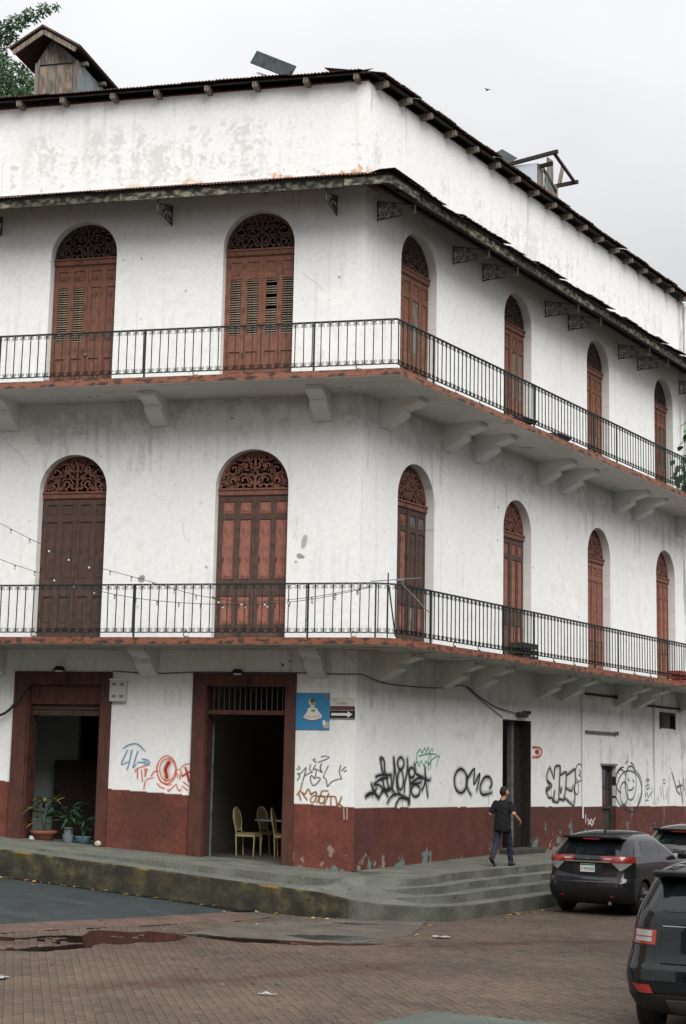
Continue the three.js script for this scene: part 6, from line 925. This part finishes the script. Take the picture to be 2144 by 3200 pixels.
{
  const t = thing('round_table', 'round pale table inside the barred doorway', 'table', [-2.42, 0.115, -3.35]);
  mesh('table_top', (() => { const g = new THREE.LatheGeometry([[0, 0.75], [0.6, 0.75], [0.62, 0.765], [0.6, 0.785], [0, 0.785]].map((p) => new THREE.Vector2(...p)), 40); return clean(g); })(), std('tableTop', lin(0.55, 0.62, 0.6), { roughness: 0.3 }), t); mesh('pedestal', (() => { const g = new THREE.CylinderGeometry(0.04, 0.05, 0.74, 14); g.translate(0, 0.38, 0); return clean(g); })(), M.trim, t); mesh('base', (() => { const g = new THREE.CylinderGeometry(0.2, 0.24, 0.03, 24); g.translate(0, 0.015, 0); return clean(g); })(), M.trim, t);
}
tag(mesh('cabinet', join([rbx(1.5, 1.75, 0.45, 0.02, 0, 0.875, 0), bx(-0.7, -0.02, 0.1, 1.65, 0.225, 0.24), bx(0.02, 0.7, 0.1, 1.65, 0.225, 0.24)]), std('cabinet', lin(0.05, 0.02, 0.014), { map: TX.wood }), scene, null, -6.75, 0.37, -2.5), 'dark brown cabinet behind the potted plants', 'cabinet');
function leafGeo(l, w, bend) { const n = 5, P = [], I = []; for (let i = 0; i <= n; i++) { const t = i / n, h = w / 2 * Math.sin(Math.PI * Math.min(1, t * 0.92 + 0.08)), y = -bend * l * t * t, z = l * t; P.push(-h, y + h * 0.25, z, 0, y, z, h, y + h * 0.25, z); if (i) { const k = i * 3, j = k - 3; I.push(j, k, j + 1, k, k + 1, j + 1, j + 1, k + 1, j + 2, k + 1, k + 2, j + 2); } } const g = new THREE.BufferGeometry(); g.setAttribute('position', new THREE.Float32BufferAttribute(P, 3)); g.setIndex(I); g.computeVertexNormals(); return boxUV(g); }
const leafMat = (n, c) => (M[n] = new THREE.MeshPhysicalMaterial({ color: lin(...c), roughness: 0.5, side: THREE.DoubleSide, transmission: 0, sheen: 0 }));
leafMat('leafDark', [0.022, 0.06, 0.03]); leafMat('leafMid', [0.04, 0.1, 0.035]); leafMat('leafYellow', [0.3, 0.25, 0.07]); leafMat('leafBright', [0.08, 0.2, 0.08]);
const LEAVES = [leafGeo(0.24, 0.07, 0.25), leafGeo(0.3, 0.06, 0.5), leafGeo(0.2, 0.09, 0.1), leafGeo(0.16, 0.13, 0.15)];
function potPlant(name, label, pos, prof, potMat, n, h, spread, mats) {
  const C = thing(name, label, 'potted plant', pos, rr(0, 3), null);
  mesh('pot', clean(new THREE.LatheGeometry(prof.map((p) => new THREE.Vector2(...p)), 28)), potMat, C); const top = prof.reduce((m, p) => Math.max(m, p[1]), 0);
  mesh('soil', clean((() => { const g = new THREE.CylinderGeometry(prof[2][0] * 0.85, prof[2][0] * 0.85, 0.02, 20); g.translate(0, top - 0.03, 0); return g; })()), M.darkWood, C);
  const stems = []; for (let i = 0; i < 5; i++) { const a = i * 1.3 + rnd(), r = spread * 0.45; stems.push(rod([V3(0, top - 0.03, 0), V3(Math.cos(a) * r * 0.4, top + h * 0.5, Math.sin(a) * r * 0.4), V3(Math.cos(a) * r, top + h * 0.85, Math.sin(a) * r)], 0.007, 5, 6)); } mesh('stem', join(stems), M.leafDark, C);
  for (let i = 0; i < n; i++) { const a = i * 2.4 + rr(-0.3, 0.3), t = rnd(), r = spread * 0.5 * Math.sqrt(rnd()); const o = mesh('leaf', LEAVES[i % 3], mats[Math.floor(rnd() * mats.length)], C, null, Math.cos(a) * r * 0.7, top + h * (0.2 + 0.75 * t), Math.sin(a) * r * 0.7); o.rotation.set(rr(-0.7, 0.25), -a + Math.PI / 2, rr(-0.3, 0.3), 'YXZ'); o.scale.setScalar(rr(0.75, 1.25)); }
  return C;
}
std('terracotta', lin(0.33, 0.125, 0.07), { roughness: 0.85, map: rep(TX.wear, 1, 1) }); std('bluePot', lin(0.1, 0.17, 0.22), { roughness: 0.6 }); std('greyPot', lin(0.2, 0.25, 0.27), { roughness: 0.7 });
potPlant('potted_plant', 'leafy plant with yellow leaves in wide terracotta pot', [-6.82, 0.375, -0.3], [[0, 0], [0.18, 0], [0.25, 0.19], [0.29, 0.2], [0.3, 0.26], [0.26, 0.27], [0.24, 0.2]], M.terracotta, 60, 0.75, 0.62, [M.leafDark, M.leafDark, M.leafMid, M.leafYellow]);
potPlant('potted_plant', 'green plant in grey pot standing on another grey pot', [-6.27, 0.375, -0.32], [[0, 0], [0.11, 0], [0.12, 0.2], [0.09, 0.21], [0.1, 0.34], [0.08, 0.34], [0.07, 0.25]], M.greyPot, 40, 0.55, 0.55, [M.leafDark, M.leafDark, M.leafMid]);
potPlant('potted_plant', 'low green plant in round blue tub', [-5.92, 0.375, -0.3], [[0, 0], [0.15, 0], [0.17, 0.14], [0.185, 0.15], [0.185, 0.17], [0.16, 0.17], [0.15, 0.12]], M.bluePot, 34, 0.45, 0.5, [M.leafDark, M.leafDark, M.leafMid]);
tag(mesh('jug', clean(new THREE.LatheGeometry([[0, 0], [0.085, 0], [0.085, 0.05], [0.06, 0.15], [0.04, 0.16], [0, 0.16]].map((p) => new THREE.Vector2(...p)), 20)), std('jugWhite', lin(0.45, 0.5, 0.48), { roughness: 0.4 }), scene, null, -7.02, 0.375, -0.16), 'small pale jug beside the wide terracotta pot', 'jug');
tag(mesh('stone', (() => { const g = new THREE.IcosahedronGeometry(0.07, 2); const p = g.attributes.position; for (let i = 0; i < p.count; i++) { const s = 1 + 0.3 * fbm(p.getX(i) * 20, p.getY(i) * 20, 3, 2); p.setXYZ(i, p.getX(i) * s, p.getY(i) * s * 0.9, p.getZ(i) * s); } g.computeVertexNormals(); return clean(g); })(), std('paleStone', lin(0.45, 0.4, 0.34)), scene, null, -5.42, 0.42, 0.12), 'pale stone at the foot of the left door surround', 'stone');

// ---------------------------------------------------------------- things fixed to the walls
function picture(w, h, fn) { const c = canvas(w, h); fn(c.getContext('2d'), w, h); return new THREE.MeshStandardMaterial({ map: tex(c), roughness: 0.55 }); }
{
  const S = thing('tile_sign', 'square blue sign showing a dancer in white dress beside the barred doorway', 'sign', [-0.92, 3.212, 0.002]);
  mesh('backing', bx(-0.37, 0.37, -0.374, 0.374, 0, 0.02), std('signBack', lin(0.3, 0.3, 0.28)), S);
  const m = picture(256, 256, (g, w, h) => {
    g.fillStyle = '#2f7fae'; g.fillRect(0, 0, w, h); for (let i = 0; i < 900; i++) { g.fillStyle = `rgba(${rnd() < 0.5 ? '20,70,110' : '70,150,190'},0.15)`; g.fillRect(rnd() * w, rnd() * h, 6, 6); }
    g.fillStyle = '#d9d6cc'; g.beginPath(); g.moveTo(98, 108); g.quadraticCurveTo(130, 92, 166, 110); g.quadraticCurveTo(172, 130, 198, 152); g.quadraticCurveTo(204, 172, 190, 180); g.quadraticCurveTo(128, 208, 66, 176); g.quadraticCurveTo(60, 168, 88, 140); g.closePath(); g.fill();
    g.strokeStyle = '#6c4a4c'; g.lineWidth = 7; g.beginPath(); g.moveTo(66, 176); g.quadraticCurveTo(128, 210, 192, 178); g.stroke(); g.strokeStyle = 'rgba(120,116,100,0.7)'; g.lineWidth = 3; for (const d of [12, 24]) { g.beginPath(); g.moveTo(72, 176 - d); g.quadraticCurveTo(128, 200 - d, 190, 176 - d); g.stroke(); }
    g.fillStyle = '#8c7446'; g.beginPath(); g.ellipse(136, 124, 16, 9, 0, 0, 7); g.fill(); g.fillStyle = '#cdbf96'; g.beginPath(); g.ellipse(126, 64, 24, 26, 0, 0, 7); g.fill(); g.fillStyle = '#46473c'; g.beginPath(); g.ellipse(130, 56, 18, 18, 0, 0, 7); g.fill(); g.fillStyle = '#8a7050'; g.beginPath(); g.ellipse(130, 72, 9, 13, 0, 0, 7); g.fill(); g.fillStyle = '#c9c2b0'; g.fillRect(116, 84, 28, 22);
    g.strokeStyle = '#6b5750'; g.lineWidth = 5; g.beginPath(); g.moveTo(70, 160); g.lineTo(32, 142); g.moveTo(196, 118); g.lineTo(214, 96); g.stroke(); g.fillStyle = '#a9a79c'; g.fillRect(212, 200, 42, 44); g.fillStyle = '#e0ded6'; g.fillRect(208, 190, 18, 34); g.fillStyle = '#77776c'; g.fillRect(222, 8, 34, 26);
  }); mesh('picture', new THREE.PlaneGeometry(0.736, 0.744), m, S, null, 0, 0, 0.0235);
  const W = thing('street_plate', 'white street name plate over a red band at the corner', 'sign', [-0.285, 3.375, 0.002]);
  mesh('plate', bx(-0.262, 0.262, -0.118, 0.118, 0, 0.015), std('plateBack', lin(0.5, 0.5, 0.48)), W);
  mesh('plate_face', new THREE.PlaneGeometry(0.52, 0.232), picture(256, 114, (g, w, h) => { g.fillStyle = '#c9c7be'; g.fillRect(0, 0, w, h); g.fillStyle = '#5d2a22'; g.fillRect(0, 82, w, 32); g.fillStyle = '#3c403e'; g.font = '18px sans-serif'; g.fillText('Calle', 26, 28); g.font = 'bold 28px sans-serif'; g.fillText('12ª Este', 66, 66); g.strokeStyle = 'rgba(200,170,160,0.5)'; g.lineWidth = 2; g.beginPath(); g.moveTo(14, 98); g.lineTo(150, 98); g.moveTo(180, 100); g.lineTo(240, 100); g.stroke(); }), W, null, 0, 0, 0.0185);
  const A = thing('arrow_sign', 'black one-way sign with white arrow pointing right', 'sign', [-0.285, 3.156, 0.002]);
  mesh('plate', bx(-0.262, 0.262, -0.098, 0.098, 0, 0.015), M.black, A);
  mesh('arrow', (() => { const s = new THREE.Shape(); [[-0.23, -0.026], [0.11, -0.026], [0.11, -0.066], [0.215, 0], [0.11, 0.066], [0.11, 0.026], [-0.23, 0.026]].forEach((p, i) => (i ? s.lineTo(...p) : s.moveTo(...p))); const g = new THREE.ExtrudeGeometry(s, { depth: 0.003, bevelEnabled: false }); g.translate(0, 0, 0.0155); return join([boxUV(g), bx(-0.25, 0.25, 0.08, 0.086, 0.0155, 0.018), bx(-0.25, 0.25, -0.086, -0.08, 0.0155, 0.018)]); })(), std('signWhite', lin(0.72, 0.72, 0.7)), A);
  const B = thing('meter_box', 'pale grey meter box beside the left doorway', 'meter box', [-5.13, 3.59, 0.002]);
  mesh('case', rbx(0.37, 0.46, 0.12, 0.02, 0, 0, 0.06), std('meterGrey', lin(0.5, 0.5, 0.46)), B); for (const [x, y] of [[-0.08, 0.13], [0.09, 0.13], [-0.08, -0.12], [0.09, -0.12]]) mesh('meter_window', bx(x - 0.045, x + 0.045, y - 0.03, y + 0.03, 0.12, 0.124), std('meterDark' + x + y, lin(0.2, 0.2, 0.18)), B); mesh('lid', rbx(0.39, 0.03, 0.14, 0.008, 0, 0.235, 0.065), M.white, B);
  for (const [x, y, l] of [[-6.46, 4.03, 'dark wall lamp above the shutter doorway'], [-2.5, 3.99, 'dark wall lamp above the barred doorway']]) { const o = thing('wall_lamp', l, 'lamp', [x, y, 0.002]); mesh('bracket', bx(-0.02, 0.02, -0.03, 0.03, 0, 0.1), M.trim, o); mesh('shade', (() => { const g = new THREE.CylinderGeometry(0.08, 0.15, 0.09, 16); g.scale(1, 1, 0.7); g.translate(0, 0.02, 0.14); return clean(g); })(), M.trim, o); mesh('bulb_cover', (() => { const g = new THREE.CylinderGeometry(0.09, 0.08, 0.03, 16); g.scale(1, 1, 0.7); g.translate(0, -0.04, 0.14); return clean(g); })(), M.white, o); }
  const bt = (l, x0, x1, y, m) => { const o = thing('wall_batten', l, 'batten'); o.position.copy(FR.p((x0 + x1) / 2, y, 0.0)); o.quaternion.copy(QR); mesh('bar', rbx(x1 - x0, 0.06, 0.07, 0.012, 0, 0, 0.04), m, o); mesh('end_clip', bx((x1 - x0) / 2 - 0.06, (x1 - x0) / 2, -0.05, 0.05, 0, 0.09), M.trim, o); };
  bt('dark wooden batten high above the narrow boarded door', 11.42, 13.49, 4.13, M.darkWood); bt('pale batten lower on the wall above the narrow boarded door', 11.42, 13.5, 3.14, M.rafter); bt('long dark batten beside the small vent window', 14.9, 18.9, 4.0, M.darkWood);
  const cab = (l, pts, r) => tag(mesh('wall_cable', rod(pts, r, 6, pts.length * 6), M.cable, scene), l, 'cable');
  cab('thin cable running along the wall above both shop doorways and round the corner', [V3(-5.27, 4.005, 0.07), V3(-4.37, 3.96, 0.05), V3(-3.45, 3.99, 0.09), V3(-2.31, 3.99, 0.09), V3(-1.25, 3.99, 0.08), V3(-0.27, 3.97, 0.03), V3(0.06, 3.975, 0.06), FR.p(0.93, 3.86, 0.03), FR.p(2.31, 3.84, 0.03), FR.p(3.59, 3.88, 0.03), FR.p(4.63, 3.98, 0.03), FR.p(5.28, 3.79, 0.03), FR.p(6.17, 3.57, 0.03), FR.p(7.34, 3.45, 0.05)], 0.012);
  cab('thin cable hanging from a nail to the tall dark doorway', [FR.p(4.66, 3.98, 0.02), FR.p(5.5, 3.67, 0.02), FR.p(6.6, 3.33, 0.02)], 0.008);
  cab('thick grey cable drooping away from the shutter doorway', [V3(-7.05, 3.74, 0.08), V3(-7.2, 3.62, 0.12), V3(-7.34, 3.41, 0.14), V3(-7.58, 3.13, 0.16), V3(-7.8, 3.02, 0.2), V3(-8.6, 2.9, 0.4), V3(-10, 3.3, 0.8)], 0.03);
  tag(mesh('junction_box', join([rbx(0.5, 0.12, 0.12, 0.03, 0, 0, 0.07), rbx(0.24, 0.09, 0.16, 0.03, 0.2, 0.06, 0.08)]), M.boardDark, scene, FR, 7.55, 3.43, 0.0), 'tangle of old fittings above the tall dark doorway', 'fitting');
}
// string lights over the lower balcony
{
  std('bulb', lin(0.55, 0.55, 0.52), { roughness: 0.2 });
  const str = (l, pts, n) => { const S = thing('string_lights', l, 'string lights', [0, 0, 0]); const c = new THREE.CatmullRomCurve3(pts, false, 'centripetal'); mesh('cord', clean(new THREE.TubeGeometry(c, 70, 0.006, 5)), M.cable, S); const BG = shared('bulbg', () => { const b = new THREE.SphereGeometry(0.022, 8, 6); b.scale(1, 1.25, 1); b.translate(0, -0.07, 0); return clean(b); }), SG = shared('sockg', () => { const b = new THREE.CylinderGeometry(0.013, 0.016, 0.045, 8); b.translate(0, -0.025, 0); return clean(b); }); for (let i = 0; i < n; i++) { const p = c.getPointAt((i + 0.5) / n); mesh('socket', SG, M.cable, S, null, p.x, p.y, p.z); mesh('bulb', BG, M.bulb, S, null, p.x, p.y, p.z); } };
  str('upper string of small bulbs crossing the dark brown arched door', [V3(-9.4, 8.1, 1.56), V3(-7.33, 6.97, 1.56), V3(-5.58, 6.18, 1.56), V3(-4.0, 5.73, 1.56), V3(-2.9, 5.43, 1.56), V3(-1.93, 5.31, 1.56), V3(-0.68, 5.38, 1.56), V3(0.6, 5.6, 1.53)], 22);
  str('lower string of small bulbs slung behind the balcony railing', [V3(-9.4, 7.15, 1.3), V3(-7.5, 6.28, 1.3), V3(-6.15, 5.85, 1.3), V3(-5.05, 5.54, 1.3), V3(-3.8, 5.35, 1.3), V3(-2.05, 5.28, 1.3), V3(-0.7, 5.37, 1.3), V3(0.5, 5.6, 1.3)], 22);
}
{
  const A = thing('clothes_pole', 'thin metal pole with cross arms tied to the lower balcony corner', 'pole', [0.93, 4.6, 1.5]);
  mesh('upright', rod([V3(0, 0, 0), V3(0, 1.27, 0)], 0.014, 8), M.iron, A); mesh('cross_arm', rod([V3(-0.34, 1.1, 0.02), V3(0.66, 1.16, 0.02)], 0.01, 6), M.zinc, A); mesh('stay', rod([V3(0.22, 1.11, 0.02), V3(0.8, 0.5, -0.08)], 0.012, 6), M.rafter, A); mesh('stay', rod([V3(0.02, 1.0, 0.01), V3(0.16, 0.02, 0.0)], 0.016, 6), M.iron, A); mesh('clamp', rbx(0.14, 0.05, 0.05, 0.01, 0.24, 1.12, 0.03), M.bluePot, A);
}
const crate = (l, s, o, y, w, h, d, m) => { const C = thing('crate', l, 'crate'); C.position.copy(FR.p(s, y, o)); C.quaternion.copy(QR); mesh('box', join([bx(-w / 2, w / 2, 0, h * 0.28, -d / 2, d / 2), bx(-w / 2, w / 2, h * 0.36, h * 0.62, -d / 2, d / 2), bx(-w / 2, w / 2, h * 0.7, h, -d / 2, d / 2)]), m, C); mesh('corner_slat', bx(-w / 2 - 0.01, -w / 2 + 0.05, 0, h, d / 2, d / 2 + 0.015), m, C); mesh('corner_slat', bx(w / 2 - 0.05, w / 2 + 0.01, 0, h, d / 2, d / 2 + 0.015), m, C); };
crate('dark wooden crate on the lower balcony before an arched door', 5.75, 0.95, 4.605, 0.75, 0.4, 0.4, M.darkWood);
crate('red crate at the far end of the lower balcony', 15.7, 1.0, 4.605, 0.8, 0.35, 0.4, std('redCrate', lin(0.3, 0.04, 0.03)));
for (const [l, s, y, a] of [['loose dark plank lying on the upper balcony edge before the pale worn door', 4.8, 10.06, 0.06], ['short dark plank overhanging the upper balcony edge', 6.7, 10.03, 0.02]]) { const o = mesh('plank', join([rbx(1.0, 0.05, 0.16, 0.01), rbx(0.7, 0.04, 0.1, 0.01, 0.2, 0.05, 0.06)]), M.black, scene, FR, s, y, 1.42); o.rotateZ(a); tag(o, l, 'plank'); }
{ // litter
  const paper = (l, x, z, w, d) => { const g = new THREE.PlaneGeometry(w, d, 8, 5); g.rotateX(-Math.PI / 2); const p = g.attributes.position; for (let i = 0; i < p.count; i++) p.setY(i, 0.02 + 0.05 * Math.abs(fbm(p.getX(i) * 9 + x, p.getZ(i) * 9, 2, 3)) * 1.5); g.computeVertexNormals(); tag(mesh('paper_scrap', boxUV(g), std('paper' + x, lin(0.34, 0.33, 0.32), { side: THREE.DoubleSide }), scene, null, x, roadY(x, z), z), l, 'litter'); };
  paper('thin white paper strip lying alone on the brick paving', 1.775, 12.47, 0.24, 0.05); paper('crumpled white bag near the puddle beside the concrete patch', 2.655, 5.05, 0.3, 0.18); paper('pale crushed sheet on the brick paving at the asphalt side', -1.75, 12.6, 0.3, 0.2);
}
// ---------------------------------------------------------------- trees, climber and bird
function leafCloud(blobs, n, size, colour) {   // leaf-sized folded faces spread through the blobs
  const P = [], C = [], N = []; const tot = blobs.reduce((s, b) => s + b[3] ** 2, 0);
  for (const [bx_, by, bz, r, sq = 0.75] of blobs) { const m = Math.round(n * r * r / tot); for (let i = 0; i < m; i++) { const u = rr(-1, 1), a = rr(0, 6.283), k = Math.cbrt(lerp(0.25, 1, rnd())) * r * (1 + 0.35 * fbm(a * 1.3, u * 2, bx_ + by, 2)), s = Math.sqrt(1 - u * u); const c = V3(bx_ + k * s * Math.cos(a), by + k * u * sq, bz + k * s * Math.sin(a)); const d = V3(rr(-1, 1), rr(-0.9, 0.4), rr(-1, 1)).normalize(), e = V3(rr(-1, 1), rr(-0.3, 0.3), rr(-1, 1)).cross(d).normalize(), L = size * rr(0.6, 1.3), W = L * rr(0.32, 0.5); const f = d.clone().cross(e).multiplyScalar(W * 0.25); const a0 = c, a1 = c.clone().addScaledVector(d, L * 0.5).addScaledVector(e, W * 0.5).add(f), a2 = c.clone().addScaledVector(d, L), a3 = c.clone().addScaledVector(d, L * 0.5).addScaledVector(e, -W * 0.5).add(f); for (const q of [a0, a1, a2, a0, a2, a3]) P.push(q.x, q.y, q.z); const cc = colour(c); for (let q = 0; q < 6; q++) C.push(...cc); } }
  const g = new THREE.BufferGeometry(); g.setAttribute('position', new THREE.Float32BufferAttribute(P, 3)); g.setAttribute('color', new THREE.Float32BufferAttribute(C, 3)); g.computeVertexNormals(); g.setAttribute('uv', new THREE.Float32BufferAttribute(new Float32Array(P.length / 3 * 2), 2)); return g;
}
{
  const T_ = thing('leafy_tree', 'tall green tree rising behind the roof dormer', 'tree', [-16.6, -0.3, -11]);
  const trunk = []; const limb = (a, b, c, r0, r1) => { const cv = new THREE.CatmullRomCurve3([a, b, c]); const g = new THREE.TubeGeometry(cv, 12, 1, 8); const p = g.attributes.position; const q = V3(); for (let i = 0; i < p.count; i++) { const t = Math.floor(i / 9) / 12; cv.getPointAt(t, q); const r = lerp(r0, r1, t); p.setXYZ(i, q.x + (p.getX(i) - q.x) * r, q.y + (p.getY(i) - q.y) * r, q.z + (p.getZ(i) - q.z) * r); } g.computeVertexNormals(); return clean(g); };
  mesh('trunk', join([limb(V3(0, -0.5, 0), V3(0.2, 9, 0.1), V3(0, 18, 0), 0.45, 0.25), limb(V3(0, 17.5, 0), V3(1.4, 20.5, 0.1), V3(2.2, 22.8, 0.2), 0.2, 0.06), limb(V3(0, 16, 0), V3(2, 19, 0.6), V3(3.4, 21, 0.5), 0.16, 0.05), limb(V3(1.6, 22, 0.3), V3(2.8, 24.0, 1.0), V3(4.6, 24.8, 1.1), 0.06, 0.012), limb(V3(0, 17, 0), V3(-2, 21, -0.4), V3(-3.4, 24, 0), 0.2, 0.05)]), M.darkWood, T_);
  const col = (c) => { const k = clamp(0.5 + 0.9 * fbm(c.x * 0.9, c.y * 0.9, c.z * 0.9, 3)); return [lerp(0.024, 0.075, k), lerp(0.07, 0.16, k), lerp(0.032, 0.055, k)]; };
  mesh('crown', leafCloud([[3.2, 22.6, 0.9, 0.85, 0.85], [3.8, 22.2, 0.9, 0.6, 0.9], [2.4, 22.5, 0.9, 1.0, 0.9], [3.4, 21.7, 0.9, 0.8], [2.9, 24.15, 1.1, 0.5, 0.7], [2.2, 24.2, 1.1, 0.7], [3.45, 24.45, 1.1, 0.34, 0.7], [3.9, 24.62, 1.1, 0.27, 0.7], [4.3, 24.78, 1.1, 0.2, 0.7], [4.7, 24.82, 1.1, 0.12, 0.7], [2.75, 23.5, 1.0, 0.42], [1.2, 21.5, 0.4, 1.4], [2.6, 20.6, 0.6, 1.3], [0.4, 23.2, 0.3, 1.4], [-1.6, 23, 0, 1.9], [0.2, 25.2, 0, 1.2]], 36000, 0.135, col), new THREE.MeshStandardMaterial({ vertexColors: true, roughness: 0.65, side: THREE.DoubleSide }), T_);
  const Cl = thing('climbing_plant', 'green climbing plant hanging at the far end of the upper balcony', 'plant', [0, 0, 0]);
  Cl.position.copy(FR.p(16.75, 9.99, 0.8)); Cl.quaternion.copy(QR);
  mesh('stem', join([rod([V3(0.2, 0, 0), V3(0.3, 1.2, 0.1), V3(0.5, 2.6, 0)], 0.018, 6, 12), rod([V3(0, 0, 0.1), V3(-0.3, 0.7, 0.2), V3(-0.7, 0.9, 0.3)], 0.012, 5, 10), rod([V3(0.1, 0, 0), V3(0.1, 1.0, 0.2), V3(-0.1, 1.7, 0.2)], 0.012, 5, 10)]), M.leafDark, Cl);
  for (let i = 0; i < 150; i++) { const y = i < 120 ? rr(0.05, 1.5) : rr(1.5, 3.1), s = (i < 120 ? rr(-1.0, 0.9) * (1 - 0.35 * y) : rr(0.2, 0.9)); const o = mesh('leaf', LEAVES[i % 2 ? 3 : 0], rnd() < 0.4 ? M.leafBright : M.leafMid, Cl, null, s, y, rr(-0.25, 0.5)); o.rotation.set(rr(0.2, 1.5), rr(0, 6.28), rr(-0.4, 0.4), 'YXZ'); o.scale.setScalar(rr(0.9, 1.7)); }
  const b = tag(mesh('bird', join([(() => { const g = new THREE.SphereGeometry(1, 10, 8); g.scale(0.06, 0.05, 0.16); return clean(g); })(), bar(V3(0, 0.01, 0.02), V3(0.26, 0.07, 0.04), 0.09, 0.012), bar(V3(0, 0.01, 0.02), V3(-0.26, 0.04, 0.04), 0.09, 0.012)]), M.black, scene, null, -2.27, 31.61, -33.98, 0.8), 'small dark bird flying high in the grey sky', 'bird'); b.scale.setScalar(0.62);
}

shadows(scene);
renderer.render(scene, camera);
